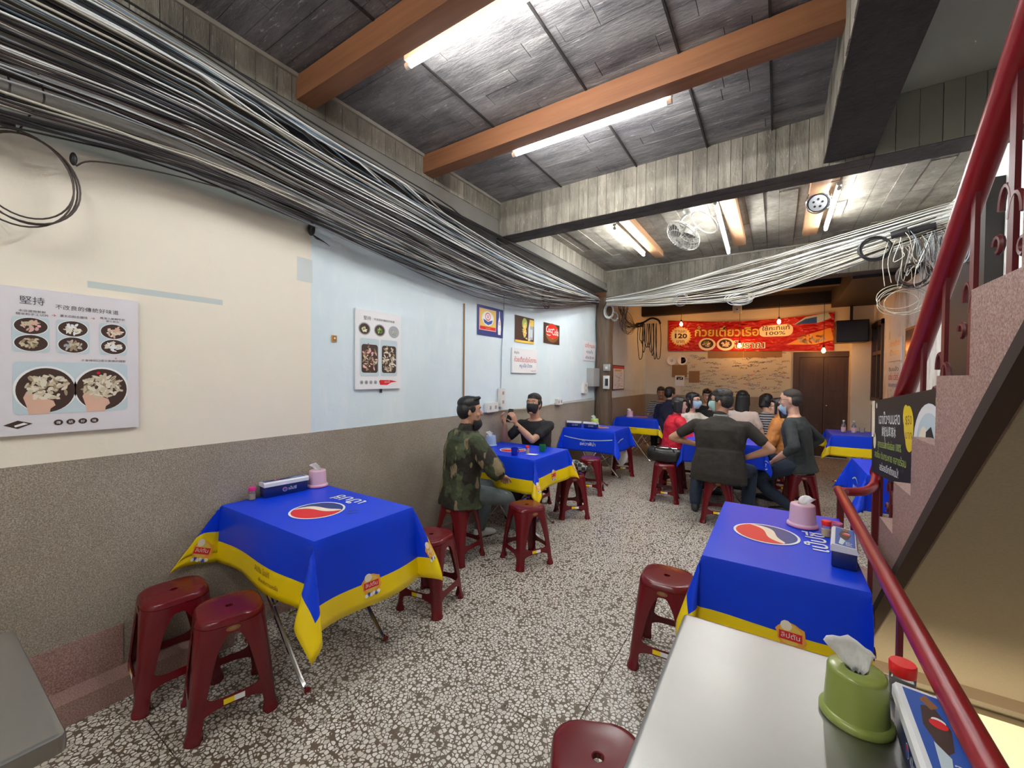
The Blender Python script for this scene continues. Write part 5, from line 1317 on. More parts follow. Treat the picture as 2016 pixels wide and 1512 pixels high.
MB().cyl(hc - ax * .05, hc + ax * .02, .06, .085, 24).build('head', 'black_plastic', fn_)
MB().tube([hc + ax * .02 + (a1 * math.cos(2 * PI * k / 28) + a2 * math.sin(2 * PI * k / 28)) * .087 for k in range(28)], .008, 8, closed=True).build('rim', 'chrome', fn_)
MB().cyl(hc + ax * .02, hc + ax * .024, .07, seg=24).build('face', 'print_grey', fn_)
for k in range(5):
    c_ = hc + ax * .024 + (a1 * math.cos(2 * PI * k / 5) + a2 * math.sin(2 * PI * k / 5)) * .035; MB().cyl(c_, c_ + ax * .003, .010, seg=10).build('dot', 'black_plastic', fn_)
MB().tube([V((-.09 * math.cos(PI * k / 10), -.02, -.13 - .0 + .10 * math.sin(PI * k / 10))) for k in range(11)], .007, 6).build('yoke', 'chrome', fn_)

# ================================================================== CABLES
def lerp_tab(tab, x):
    for (x0, v0), (x1, v1) in zip(tab, tab[1:]):
        if x <= x1: return v0 + (v1 - v0) * (x - x0) / (x1 - x0)
    return tab[-1][1]
def cs(tab, x):                              # smooth interpolation of a table
    n = len(tab)
    for i in range(n - 1):
        if x <= tab[i + 1][0] or i == n - 2:
            t_ = (x - tab[i][0]) / (tab[i + 1][0] - tab[i][0]); p0, p1, p2, p3 = tab[max(i - 1, 0)][1], tab[i][1], tab[i + 1][1], tab[min(i + 2, n - 1)][1]
            return .5 * (2 * p1 + (p2 - p0) * t_ + (2 * p0 - 5 * p1 + 4 * p2 - p3) * t_ * t_ + (3 * p1 - p0 - 3 * p2 + p3) * t_ ** 3)
ca = thing('cable_bundle', 'long sagging bundle of black, white and grey cables along the left wall', 'cables', (-2.4, 2.0, 2.7))
lowz = [(-2.5, 2.42), (-1, 2.40), (.26, 2.44), (.8, 2.50), (1.45, 2.46), (2.2, 2.39), (2.9, 2.34), (3.7, 2.33), (4.4, 2.37), (5.4, 2.52), (6.45, 2.70)]
hiz = [(-2.5, 3.10), (-1, 3.10), (.26, 3.08), (.8, 3.06), (1.45, 2.99), (2.2, 2.95), (2.9, 2.88), (3.7, 2.82), (4.4, 2.80), (5.4, 2.80), (6.45, 2.84)]
rg = random.Random(12)
NC = 96
for k in range(NC):
    q = (k + rg.uniform(-.6, .6)) / NC; q = min(1, max(0, q + .035 * math.sin(q * 40)))
    if .40 < q < .50 and rg.random() < .5: q -= .08
    r = rg.choice([.0035, .004, .0048, .0055]) * (1.45 if rg.random() < .10 else 1)
    if q > .55: mt = rg.choice(['cable_white', 'cable_bluegrey', 'cable_grey', 'cable_black', 'cable_cream', 'cable_black', 'cable_white', 'cable_white'])
    elif q > .3: mt = rg.choice(['cable_cream', 'cable_grey', 'cable_black', 'cable_brown', 'cable_white', 'cable_brown'])
    else: mt = rg.choice(['cable_black', 'cable_brown', 'cable_brown', 'cable_cream', 'cable_black', 'cable_grey'])
    b0 = rg.random(); drift = rg.uniform(-.09, .09) if q > .45 else rg.uniform(-.2, .2); ph = rg.uniform(0, 6); fr = rg.uniform(.5, 1.1); sg = rg.uniform(-.05, .02)
    y0 = rg.choice([-2.4, -2.4, -2.4, -1.2]); y1 = 6.45 if rg.random() > .06 else rg.uniform(3.0, 5.6); pts = []
    n = 30
    for i in range(n + 1):
        y = y0 + (y1 - y0) * i / n; qq = min(1, max(0, q + drift * math.sin(y * fr + ph) * .6)); g = min(1, max(0, (6.45 - y) / 1.6))
        z = cs(lowz, y) * (1 - qq) + cs(hiz, y) * qq + sg * math.sin(PI * (i / n)) + .003 * math.sin(y * 7 * fr + ph * 3)
        x = -2.585 + (.05 + .17 * b0) * (.45 + .55 * g) + .02 * math.sin(y * fr * 1.7 + ph)
        x = max(x, XL + .008)
        if z > 2.90: x = max(x, -2.405 + (.02 + .05 * b0) + (.02 if z < 2.95 else 0))
        elif z > 2.84: x = max(x, -2.5 + (z - 2.84) * 1.7)
        pts.append((x, y, z))
    MB().tube(pts, r, 5).build('cable', mt, ca, world=True, smooth=80)
cb = thing('cable_bundle', 'bundle of whitish cables crossing the room from the post to the right wall', 'cables', (-.5, 6.1, 2.8))
lo2 = [(-2.35, 2.66), (-1.9, 2.60), (-1.45, 2.55), (-.46, 2.50), (.0, 2.57), (.40, 2.67), (.8, 2.78), (1.40, 2.93)]
hi2 = [(-2.35, 2.80), (-1.9, 2.82), (-1.45, 2.86), (-.46, 2.97), (.0, 3.02), (.40, 3.07), (.8, 3.12), (1.40, 3.20)]
for k in range(46):
    q = (k + rg.uniform(-.5, .5)) / 46; r = rg.choice([.0038, .0045, .0055, .0065]); mt = rg.choice(['cable_white'] * 6 + ['cable_grey', 'cable_cream', 'cable_cream', 'cable_black'])
    ph = rg.uniform(0, 6); fr = rg.uniform(.8, 1.8); drift = rg.uniform(-.10, .10); b0 = rg.random(); pts = []
    for i in range(25):
        x = -2.35 + 3.74 * i / 24; qq = min(1, max(0, q + drift * math.sin(x * fr + ph)))
        z = cs(lo2, x) * (1 - qq) + cs(hi2, x) * qq; y = 6.50 - .85 * i / 24 - .10 * b0 + .02 * math.sin(x * fr + ph)
        pts.append((x, y, z))
    MB().tube(pts, r, 5).build('cable', mt, cb, world=True, smooth=80)
def coil(name, label, c, a1, a2, R, n, mt, r=.004, sp=.018, tails=(), sq=1.0, seed=0, group=None):
    rg = random.Random(seed); t_ = thing(name, label, 'cable coil', c, group=group); c = V(c); a1, a2 = V(a1).normalized(), V(a2).normalized(); nn = a1.cross(a2)
    for k in range(n):
        rr = R * rg.uniform(1 - sp * 4, 1 + sp * 2); o_ = c + a1 * rg.uniform(-sp, sp) * R * 3 + a2 * rg.uniform(-sp, sp) * R * 3 + nn * rg.uniform(-.012, .012)
        e = rg.uniform(.9, 1.1); ph = rg.uniform(0, 6); w_ = rg.uniform(-.06, .06)
        MB().tube([o_ + a1 * rr * math.cos(2 * PI * i / 40) * e + a2 * rr * sq * math.sin(2 * PI * i / 40) + nn * w_ * R * math.sin(2 * PI * i / 40 + ph) for i in range(40)], r, 5, closed=True).build('loop', mt, t_, world=True, smooth=80)
    for tl in tails: MB().tube(smooth_path(tl, 6), r, 5).build('tail', mt, t_, world=True, smooth=80)
    return t_
Yv, Zv, Xv = V((0, 1, 0)), V((0, 0, 1)), V((1, 0, 0))
lc = coil('cable_coil', 'large hanging loop of dark cables on the cream wall at far left', (-2.52, .315, 2.275), Yv, Zv, .145, 4, 'cable_brown', .0035, .03, [[(-2.52, .46, 2.38), (-2.5, .52, 2.42), (-2.48, .75, 2.46), (-2.46, 1.05, 2.48)], [(-2.52, .20, 2.42), (-2.5, .24, 2.50), (-2.48, .28, 2.60), (-2.46, .22, 2.75)], [(-2.53, .30, 2.44), (-2.5, .34, 2.54), (-2.5, .37, 2.60), (-2.49, .35, 2.70)]], 1.25, 1)
MB().ell((-2.515, .452, 2.405), (.014, .012, .028)).build('tie', 'cable_black', lc, world=True); MB().ell((-2.515, .275, 2.462), (.016, .022, .018)).build('tie', 'cable_black', lc, world=True)
coil('cable_coil', 'small black cable coil hanging below the bundle over the posters', (-2.48, 4.62, 2.50), Yv, Zv, .10, 4, 'cable_black', .006, .03, [], 1.15, 2)
coil('cable_coil', 'white cable coil hanging at the top of the wooden post', (-2.36, 6.575, 2.60), Xv, Zv, .075, 7, 'cable_white', .005, .04, [], 1.5, 3)
coil('cable_coil', 'small grey cable ring just right of the white coil on the post', (-2.26, 6.57, 2.50), Xv, Zv, .06, 4, 'cable_grey', .004, .04, [], 1.1, 4)
coil('cable_coil', 'flat tangle of white cable hanging in the middle of the crossing bundle', (-.42, 6.0, 2.52), Xv, Zv, .15, 7, 'cable_white', .004, .05, [], .38, 5)
coil('cable_coil', 'thin grey cable rings among the crossing cables', (-1.15, 6.15, 2.60), Xv, Zv, .08, 3, 'cable_grey', .004, .05, [], 1.0, 15)
coil('cable_coil', 'thick black cable coil hanging at right below the cables', (.82, 5.58, 2.85), Xv, Zv, .122, 8, 'cable_black', .0065, .03, [], .92, 6)
coil('cable_coil', 'messy grey brown cable coil before the white right wall', (1.10, 5.50, 2.53), Xv, Zv, .125, 9, 'cable_brown', .0038, .05, [[(1.08, 5.5, 2.66), (1.06, 5.52, 2.75), (1.10, 5.55, 2.88)]], 1.0, 7)
coil('cable_coil', 'wide thin pale cable loops hanging lowest at the right wall', (1.02, 5.55, 2.30), Xv, Zv, .20, 5, 'cable_cream', .0035, .06, [[(.90, 5.55, 2.45), (.88, 5.55, 2.7), (.92, 5.56, 2.9)], [(.95, 5.55, 2.48), (.92, 5.55, 2.7), (.97, 5.56, 2.9)]], .75, 8)
coil('cable_coil', 'grey cable ring hung on the dark board behind the railing', (1.30, 4.9, 2.62), Yv, Zv, .13, 5, 'cable_grey', .005, .04, [], 1.0, 9)
tg = thing('cable_tangle', 'tangle of cables hanging from the right end of the crossing bundle', 'cables', (1.2, 5.55, 2.8))
rg = random.Random(31)
for k in range(26):
    x = rg.uniform(1.0, 1.31); z0 = rg.uniform(2.85, 3.0); z1 = rg.uniform(2.35, 2.72); dx = rg.uniform(-.12, .06)
    pts = smooth_path([(x, 5.6 + rg.uniform(-.06, .06), z0), (x + dx * .4, 5.5 + rg.uniform(-.08, .05), (z0 + z1) / 2 + .05), (x + dx, 5.48 + rg.uniform(-.05, .05), z1), (x + dx + rg.uniform(.02, .10), 5.5, z1 + rg.uniform(-.02, .05)), (min(1.34, x + rg.uniform(.0, .1)), 5.55, z0 - rg.uniform(.02, .2))], 5)
    MB().tube(pts, rg.choice([.0025, .003, .004]), 5).build('cable', rg.choice(['cable_grey', 'cable_cream', 'cable_brown', 'cable_white', 'cable_bluegrey']), tg, world=True, smooth=80)
for i, (x0, x1, z) in enumerate(((.95, 1.07, 2.97), (1.09, 1.27, 2.98))):
    t_ = thing('cable_sleeve', ['short dark junction tube on the cables at right', 'longer dark junction tube on the cables at right'][i], 'tube', (x0, 5.62, z))
    MB().cyl((0, 0, 0), (x1 - x0, -.03, .02), .038, seg=16).build('sleeve', 'cable_black', t_)
# fan of cables behind the post, gathered and hanging down on the far wall
tg = thing('cable_tangle', 'fan of brown cables from the post gathered on the rear left wall, hanging in loops', 'cables', (-2.3, 8.4, 2.6))
for k in range(30):
    z0 = rg.uniform(2.66, 2.80); zs_ = rg.uniform(.0, .42)
    MB().tube(smooth_path([(-2.35 + rg.uniform(0, .25), 6.9, z0), (-2.45 + rg.uniform(0, .12), 7.4, z0 - zs_ * .8 + .02), (-2.48 + rg.uniform(0, .1), 7.9, z0 - zs_ * .8 - .05), (-2.42, 8.35, 2.56 + rg.uniform(-.05, .05)), (-2.30, 8.5, 2.58 + rg.uniform(-.04, .04))], 5), rg.choice([.003, .004, .005]), 5).build('cable', rg.choice(['cable_brown', 'cable_brown', 'cable_black', 'cable_grey']), tg, world=True, smooth=80)
for k in range(9):
    x0 = -2.42 + .045 * k; zb = rg.choice([1.88, 1.95, 2.02, 2.12, 2.2]); w_ = rg.uniform(.04, .10)
    MB().tube(smooth_path([(x0, 8.5, 2.60), (x0 - .01, 8.5, 2.3), (x0 + w_ * .2, 8.5, zb + .06), (x0 + w_ * .5, 8.5, zb), (x0 + w_ * .9, 8.5, zb + .07), (x0 + w_, 8.5, 2.3), (x0 + w_ * .8, 8.5, 2.6)], 5), .008, 6).build('hanging_loop', 'cable_black', tg, world=True, smooth=80)
MB().tube(smooth_path([(-2.45, 8.48, 2.60), (-2.3, 8.46, 2.63), (-2.15, 8.46, 2.70), (-2.02, 8.48, 2.66), (-1.98, 8.5, 2.58)], 6), [.02] * 25, 8).build('gathered_ends', 'cable_black', tg, world=True, smooth=80)
MB().box((-2.62, 8.44, 2.54), (-2.30, 8.46, 2.57)).build('bracket', 'dark_wood', tg, world=True)
struct('trim_20', MB().box((1.32, 4.62, 0), (1.42, 5.40, 3.05)), 'loft_wood')
t_ = thing('cable_clump', 'black knob with short frayed wires on the cream wall edge', 'cable', (WX, 1.55, 2.46))
mb = MB().ell((.03, 0, 0), (.028, .022, .045)); mb.build('knob', 'leather_black', t_)
for k in range(6): MB().tube(smooth_path([(.03, 0, -.03), (.04, .03 + .01 * k, -.06), (.04, .05 + .015 * k, -.05 - .006 * k)], 4), .0015, 4).build('wire', 'cable_black', t_)

# ================================================================== PEOPLE
def ik(a, c, l1, l2, pole):
    """middle joint of a two-bone limb from a to c, bending towards pole"""
    a, c = V(a), V(c); d = c - a; L_ = min(d.length, (l1 + l2) * .999); u = d.normalized(); c = a + u * L_
    x = (l1 * l1 - l2 * l2 + L_ * L_) / (2 * L_); h = math.sqrt(max(0, l1 * l1 - x * x))
    p = V(pole) - u * V(pole).dot(u); p = p.normalized() if p.length > 1e-5 else u.orthogonal().normalized()
    return a + u * x + p * h, c
def hand(mb, wrist, d, palm_n, side, curl=.5, s=1.0, grip=0):
    """palm, four unequal fingers and a thumb, all rooted inside the palm"""
    d = d.normalized(); pn = (palm_n - d * palm_n.dot(d)).normalized(); sd = d.cross(pn) * side
    pl = .088 * s; w_ = .038 * s; c = wrist + d * pl * .5
    mb.secs([(wrist + d * pl * t_, sd * w_ * f_, pn * .014 * s * g_) for t_, f_, g_ in ((-.12, .62, 1.2), (.1, .75, 1.25), (.45, .98, 1.15), (.8, 1.05, 1.0), (1.0, .98, .8))], 12, p=2.6)
    for k, (off, ln) in enumerate(((-.74, .070), (-.25, .080), (.25, .074), (.72, .058))):
        b0 = wrist + d * pl * .86 + sd * w_ * off * .98; a = curl * .9; dd = (d + sd * off * .12).normalized(); p_ = b0
        for j, (f_, r0, r1) in enumerate(((.5, .0092, .0085), (.3, .0085, .0078), (.22, .0078, .0064))):
            a_ = a * (j + .6 + grip * .5); q = p_ + (dd * math.cos(a_) + pn * math.sin(a_)) * ln * s * f_
            mb.caps(p_, q, r0 * s, r1 * s, 8); p_ = q
    b0 = wrist + d * pl * .25 - sd * w_ * .7; d1 = (d * .55 - sd * .75 + pn * .35).normalized(); q = b0 + d1 * .036 * s
    mb.caps(b0, q, .0125 * s, .0105 * s, 8); d2 = (d * .85 - sd * .25 + pn * .45).normalized(); q2 = q + d2 * .028 * s; mb.caps(q, q2, .0102 * s, .0092 * s, 8); mb.caps(q2, q2 + (d2 + pn * .3).normalized() * .02 * s, .0092 * s, .0075 * s, 8)
def person(label, seat, face, lean=.12, head=(0, 0, 0), lh=None, rh=None, feet=None, s=1.0, wide=1.0, top='tee_black', legs='denim', shoes='shoe_dark',
           skin='skin', hair='hair_black', style='short', mask=None, glasses=False, sleeve='short', jacket=0.0, voxel=.009, zseat=.46, hand_dir=None, curl=(.5, .5), hvis=True,
           collar=None, roll=0.0, sidelean=0.0, elb=(None, None), group='seated guests'):
    S0 = V((seat[0], seat[1], zseat)); fa = math.radians(face)
    F = V((math.sin(fa), math.cos(fa), 0)); R = V((math.cos(fa), -math.sin(fa), 0)); U = V((0, 0, 1))
    t_ = thing('person', label, 'person', (seat[0], seat[1], 0), 0, group)
    loc = lambda r, f, u: S0 + R * r + F * f + U * u
    P = S0 + U * .085 * s; sp = (U * math.cos(lean) + F * math.sin(lean) + R * math.sin(sidelean)).normalized(); spf = (F - sp * F.dot(sp)).normalized(); spr = spf.cross(sp) 
    if spr.dot(R) < 0: spr = -spr
    Nk = P + sp * .50 * s
    yaw, pitch, hroll = [math.radians(v) for v in head]
    Hd = Nk + sp * .06 * s + U * .115 * s + F * .025 * s
    hf = (F * math.cos(yaw) + R * math.sin(yaw)); hr = V((hf.y, -hf.x, 0)); hf2 = (hf * math.cos(pitch) + U * math.sin(pitch)).normalized(); hu = hr.cross(hf2)
    if hu.z < 0: hu = -hu
    if hroll: q = Matrix.Rotation(hroll, 3, hf2); hr, hu = q @ hr, q @ hu
    hf = hf2; W = wide
    def torso(mb, off=0.0, shirt=False, hem=None):
        rows = [(-.10, .165, .115), (-.02, .172, .122), (.08, .160, .112), (.18, .155, .108), (.28, .168, .116), (.37, .178, .118), (.43, .165, .100), (.475, .12, .078), (.51, .066, .062)]
        if shirt: rows = rows[:-1] + [(.492, .095, .072)]
        if hem is not None: rows = [(hem, rows[0][1] + .012, rows[0][2] + .02)] + [r_ for r_ in rows if r_[0] > hem + .03]
        bel = 1 + (W - 1) * .9
        mb.secs([(P + sp * a * s, spr * (b_ * W * s + off), spf * (c_ * bel * s + off)) for a, b_, c_ in rows], 22, p=2.3)
    shl = [Nk - sp * .072 * s + spr * q * .172 * W * s for q in (-1, 1)]
    if lh is None: lh = (-.16, .30, .16)
    if rh is None: rh = (.16, .30, .16)
    hands = [V(h) if isinstance(h, Vector) else loc(*[q * 1.0 for q in h]) for h in (lh, rh)]
    el, wr_ = [], []
    for i in (0, 1):
        pole = elb[i] if elb[i] is not None else (R * (-.6 if i == 0 else .6) - U * .7 - F * .45)
        e, h_ = ik(shl[i], hands[i], .285 * s, .25 * s, pole); el.append(e); wr_.append(h_)
    hip = [P + R * q * .088 * W * s for q in (-1, 1)]
    if feet is None: feet = ((-.12, .42), (.12, .42))
    kn, an = [], []
    for i in (0, 1):
        fx = feet[i]; a_ = (V((fx.x, fx.y, .075)) if isinstance(fx, Vector) else V((*loc(fx[0], fx[1], 0).xy, .075)))
        k_, a2 = ik(hip[i], a_, .43 * s, .41 * s, F * .7 + U * 1.0 + R * (-.12 if i == 0 else .12)); kn.append(k_); an.append(a2)
    # ---- body: one continuous surface
    mb = MB(); torso(mb, -.006)
    mb.caps(Nk - sp * .03, Hd - hu * .06 * s - hf * .012, .056 * s, .052 * s, 12)
    hc = lambda x, y, z: Hd + hr * x * s + hf * y * s + hu * z * s
    mb.secs([(hc(0, f_, z), hr * rx * s, hf * ry * s) for z, rx, ry, f_ in ((-.120, .020, .022, .058), (-.112, .036, .036, .050), (-.095, .050, .054, .036), (-.065, .060, .076, .016), (-.03, .067, .088, .005), (.01, .072, .094, 0), (.045, .073, .095, -.002), (.08, .064, .084, -.004), (.105, .043, .058, -.006), (.117, .018, .026, -.008))], 20, p=2.15)
    mb.caps(hc(0, .090, .012), hc(0, .108, -.026), .0085 * s, .0135 * s, 8); mb.ell(hc(0, .094, -.030), (.016 * s, .012 * s, .010 * s), (hr, hf, hu))
    mb.ell(hc(0, .083, -.098), (.022 * s, .018 * s, .016 * s), (hr, hf, hu)); mb.ell(hc(0, .086, .034), (.045 * s, .014 * s, .009 * s), (hr, hf, hu))
    mb.ell(hc(0, .090, -.058), (.023 * s, .010 * s, .005 * s), (hr, hf, hu)); mb.ell(hc(0, .088, -.069), (.020 * s, .010 * s, .006 * s), (hr, hf, hu))
    for q in (-1, 1):
        mb.ell(hc(q * .074, -.008, -.008), (.009 * s, .017 * s, .032 * s), ((hr + hf * -.35 * q * q).normalized(), hf, hu)); mb.ell(hc(q * .040, .066, -.030), (.022 * s, .018 * s, .020 * s), (hr, hf, hu))
    for i in (0, 1):
        mb.caps(Nk - sp * .07 * s, shl[i], .06 * s, .05 * s); mb.caps(shl[i], el[i], .046 * s, .038 * s, 12); mid = el[i].lerp(wr_[i], .3)
        mb.caps(el[i], mid, .038 * s, .040 * s, 12); mb.caps(mid, wr_[i], .040 * s, .026 * s, 12)
        d = (wr_[i] - el[i]).normalized(); q = -1 if i == 0 else 1
        hd_, pn_ = (hand_dir[i] if hand_dir and hand_dir[i] else (d, None))
        if pn_ is None: pn_ = (-U + F * .01) if abs(d.z) < .8 else F
        hand(mb, wr_[i] + hd_ * .02, hd_, pn_, q, curl[i], s)
        mb.caps(hip[i], kn[i], .078 * s, .052 * s, 12); mb.caps(kn[i], kn[i].lerp(an[i], .35), .052 * s, .055 * s, 12); mb.caps(kn[i].lerp(an[i], .35), an[i], .055 * s, .036 * s, 12)
        mb.caps(an[i] - U * .02, an[i] + F * .10 * s - U * .035, .034 * s, .026 * s, 10)
    remeshed('body', mb, skin, voxel, 2, t_)
    # ---- eyes, brows
    if hvis:
        for q in (-1, 1):
            e = MB().ell(hc(q * .031, .0765, .010), (.0135 * s, .0095 * s, .0075 * s), (hr, hf, hu)).build('eye', 'eye_white', t_, world=True, smooth=True)
            MB().ell(hc(q * .031, .0845, .010), (.0060 * s, .0028 * s, .0060 * s), (hr, hf, hu)).build('iris', 'iris', e, world=True, smooth=True)
            MB().tube([hc(q * (.014 + .036 * k / 5), .095 - .012 * (k / 5) ** 2, .031 + .006 * math.sin(PI * k / 5)) for k in range(6)], .0036 * s, 5).build('eyebrow', hair if style != 'shaved' else 'hair_grey', t_, world=True)
        if not mask or mask[1] > .5: MB().ell(hc(0, .0935, -.063), (.021 * s, .006 * s, .0065 * s), (hr, hf, hu)).build('lips', 'lips', t_, world=True, smooth=True)
    # ---- hair
    mb = MB(); g = 1.0 if style != 'shaved' else .965
    ax = (hr, hf, hu)
    if style == 'shaved':
        mb.ell(hc(0, -.009, .050), (.0755 * s, .0965 * s, .0725 * s), ax, 20, 12); mb.ell(hc(0, -.035, .0), (.0765 * s, .070 * s, .078 * s), ax, 20, 12)
    else:
        mb.ell(hc(0, -.010, .066), (.079 * s, .099 * s, .066 * s), ax, 20, 12); mb.ell(hc(0, -.036, .008), (.083 * s, .075 * s, .088 * s), ax, 20, 12)
        for q in (-1, 1): mb.ell(hc(q * .070, .012, .022), (.012 * s, .034 * s, .034 * s), ax); 
        if style == 'quiff':
            mb.ell(hc(0, .020, .096), (.066 * s, .066 * s, .034 * s), ax)
            for k in range(7): mb.caps(hc(-.048 + .016 * k, .040, .106), hc(-.042 + .017 * k, .072, .108 + .004 * (k % 2) + .0015 * k), .020 * s, .014 * s, 8)
        elif style in ('short', 'messy'):
            mb.ell(hc(0, .022, .088), (.068 * s, .064 * s, .034 * s), ax)
            if style == 'messy':
                rg = random.Random(len(label))
                for k in range(22): a = rg.uniform(-3.1, 3.1); mb.caps(hc(.045 * math.sin(a), .045 * math.cos(a), .112), hc(.066 * math.sin(a), .066 * math.cos(a), .104 + rg.uniform(-.006, .008)), .015 * s, .010 * s, 6)
        elif style == 'bob':
            mb.secs([(hc(0, -.030 + .004 * k, .05 - .032 * k), hr * (.088 + .002 * k) * s, hf * (.078 - .003 * k) * s) for k in range(6)], 18); mb.ell(hc(0, .045, .085), (.066 * s, .055 * s, .032 * s), ax)
            for q in (-1, 1): mb.caps(hc(q * .072, .030, .06), hc(q * .078, .028, -.07), .018 * s, .012 * s, 8)
        elif style == 'long':
            mb.secs([(hc(0, -.045 - .006 * k, .03) - U * .055 * k * s, hr * (.086 + .004 * min(k, 3)) * s, hf * (.062 - .003 * k) * s) for k in range(7)], 18); mb.ell(hc(0, .045, .085), (.064 * s, .052 * s, .030 * s), ax)
            for q in (-1, 1): mb.caps(hc(q * .074, .022, .05), hc(q * .085, .02, -.10) , .020 * s, .016 * s, 8)
    remeshed('hair', mb, hair, max(.0055, voxel * .8), 1, t_)
    # ---- face mask
    if mask:
        mt_, drop_ = mask; mb = MB(); nu_, nv_ = 14, 8; dz = -.05 * drop_
        for j in range(nv_ + 1):
            v = j / nv_; z = .002 - .108 * v + dz
            for i in range(nu_ + 1):
                a = (-1 + 2 * i / nu_) * (1.22 - .25 * v * v)
                rr = .079 - .022 * max(0, v - .45) * 1.6 - (.016 if drop_ > .4 else 0); bulge = .030 * math.exp(-(a * 1.7) ** 2) * math.sin(PI * min(1, v * .9 + .15))
                mb.v.append(hc((rr + .0) * math.sin(a) * .97, (rr + .022 + bulge) * math.cos(a) + .002, z))
        for j in range(nv_):
            for i in range(nu_): a = j * (nu_ + 1) + i; mb.f.append([a, a + 1, a + nu_ + 2, a + nu_ + 1]); mb.mi.append(0); mb.tone.append(1.0)
        o = mb.build('face_mask', mt_, t_, world=True, smooth=True); md = o.modifiers.new('s', 'SOLIDIFY'); md.thickness = .0025; md.offset = 1
        for q in (-1, 1): MB().tube([hc(q * .074, .03, -.022 + dz), hc(q * .079, .005, -.004), hc(q * .078, -.020, -.01), hc(q * .077, -.010, -.035), hc(q * .072, .03, -.065 + dz)], .0012, 4).build('ear_loop', mt_, o, world=False) if False else None
    if glasses:
        mb = MB()
        for q in (-1, 1):
            mb.tube([hc(q * (.033 + .0) + .024 * math.cos(2 * PI * k / 20), .101 - .006 * abs(math.cos(2 * PI * k / 20)), .008 + .018 * math.sin(2 * PI * k / 20)) for k in range(20)], .0022, 5, closed=True)
            mb.tube([hc(q * .057, .094, .012), hc(q * .078, .05, .012), hc(q * .081, 0, .006)], .0022, 5)
        mb.tube([hc(-.010, .103, .012), hc(0, .106, .014), hc(.010, .103, .012)], .002, 5); mb.build('glasses', 'black_plastic', t_, world=True)
    # ---- clothes
    j_ = jacket; mb = MB(); torso(mb, .010 + j_, shirt=j_ < .012 and not collar, hem=-.09 - (.03 if j_ else 0))
    if W > 1.2: mb.secs([(P + sp * a * s, spr * b_ * W * s, spf * c_ * W * s) for a, b_, c_ in ((-.13, .19, .14), (-.06, .195, .15), (.05, .185, .142), (.18, .165, .125))], 22, p=2.3)
    for i in (0, 1):
        mb.caps(Nk - sp * .075 * s, shl[i], (.066 + j_ * .6) * s, (.058 + j_) * s, 12)
        if sleeve == 'short': mb.caps(shl[i], shl[i].lerp(el[i], .62), (.060 + j_) * s, (.056 + j_) * s, 14)
        else:
            end = wr_[i] if sleeve == 'long' else el[i].lerp(wr_[i], .45)
            mb.caps(shl[i], el[i], (.060 + j_) * s, (.052 + j_) * s, 14); mb.caps(el[i], end, (.052 + j_) * s, (.040 + j_ * .8) * s, 14)
    if collar or j_ > .012: mb.caps(Nk - sp * .03, Nk + sp * .02, .070 * s, .066 * s, 14)
    o = remeshed('jacket' if j_ > .012 else 'shirt', mb, top, voxel, 2, t_)
    tx = bpy.data.textures.get('crease') or bpy.data.textures.new('crease', 'CLOUDS'); tx.noise_scale = .11; tx.noise_depth = 2
    md = o.modifiers.new('d', 'DISPLACE'); md.texture = tx; md.strength = .030 if j_ > .012 else .018; md.mid_level = .5; md.texture_coords = 'LOCAL'
    if collar: MB().lathe([(.064, -.02), (.062, .015), (.068, .022), (.074, .010), (.078, -.012)], tuple(world_of(t_).inverted() @ (Nk + sp * .025)), 20, cap=False).build('collar', collar, t_, smooth=True)
    mb = MB(); pt = P - U * .02
    mb.secs([(P + sp * a * s, R * (b_ * W * s + .006), F * (c_ * s * (1 + (W - 1) * .7) + .006)) for a, b_, c_ in ((-.085, .150, .12), (-.03, .172, .125), (.05, .165, .116))], 20, p=2.4)
    for i in (0, 1):
        mb.caps(hip[i], kn[i], .090 * s * (1 + (W - 1) * .5), .066 * s, 14); mb.caps(kn[i], kn[i].lerp(an[i], .4), .066 * s, .066 * s, 14); mb.caps(kn[i].lerp(an[i], .4), an[i] + U * .03, .066 * s, .056 * s, 14)
    o = remeshed('trousers', mb, legs, max(voxel, .009), 2, t_); md = o.modifiers.new('d', 'DISPLACE'); md.texture = tx; md.strength = .014; md.mid_level = .5
    for i in (0, 1):
        a_ = an[i]; fd = (F * .95 + R * (-.15 if i == 0 else .15)).normalized(); sd = V((fd.y, -fd.x, 0)); z_ = lambda v, z: V((v.x, v.y, z))
        mb = MB(); mb.secs([(z_(a_ + fd * f_ * s, .004 + h_ / 2), sd * w_ * s, U * (h_ / 2)) for f_, w_, h_ in ((-.062, .022, .05), (-.05, .034, .085), (0, .040, .095), (.05, .041, .080), (.10, .046, .062), (.15, .044, .050), (.175, .030, .035), (.183, .012, .02))], 16, p=2.8)
        mb.build('shoe', shoes, t_, world=True, smooth=True)
    return dict(t=t_, Hd=Hd, el=el, wr=wr_, F=F, R=R, Nk=Nk, hc=hc)

Uz = V((0, 0, 1))
# man in camouflage, right profile away from the viewer
p1 = person('man in a camouflage jacket and grey jeans sitting with his back to us', (-2.22, 2.64), 24, lean=.10, head=(18, -2, 0), lh=V((-2.22, 2.98, .66)), rh=V((-1.955, 2.87, .655)),
            feet=(V((-2.30, 3.02, 0)), V((-1.93, 3.16, 0))), top='camouflage', legs='denim_grey', shoes='shoe_white', skin='skin', style='quiff', sleeve='threequarter', jacket=.026, voxel=.0065, mask=('mask_black', 1.5), s=.985, elb=(None, V((.8, -.35, -.5))), curl=(.5, .7))
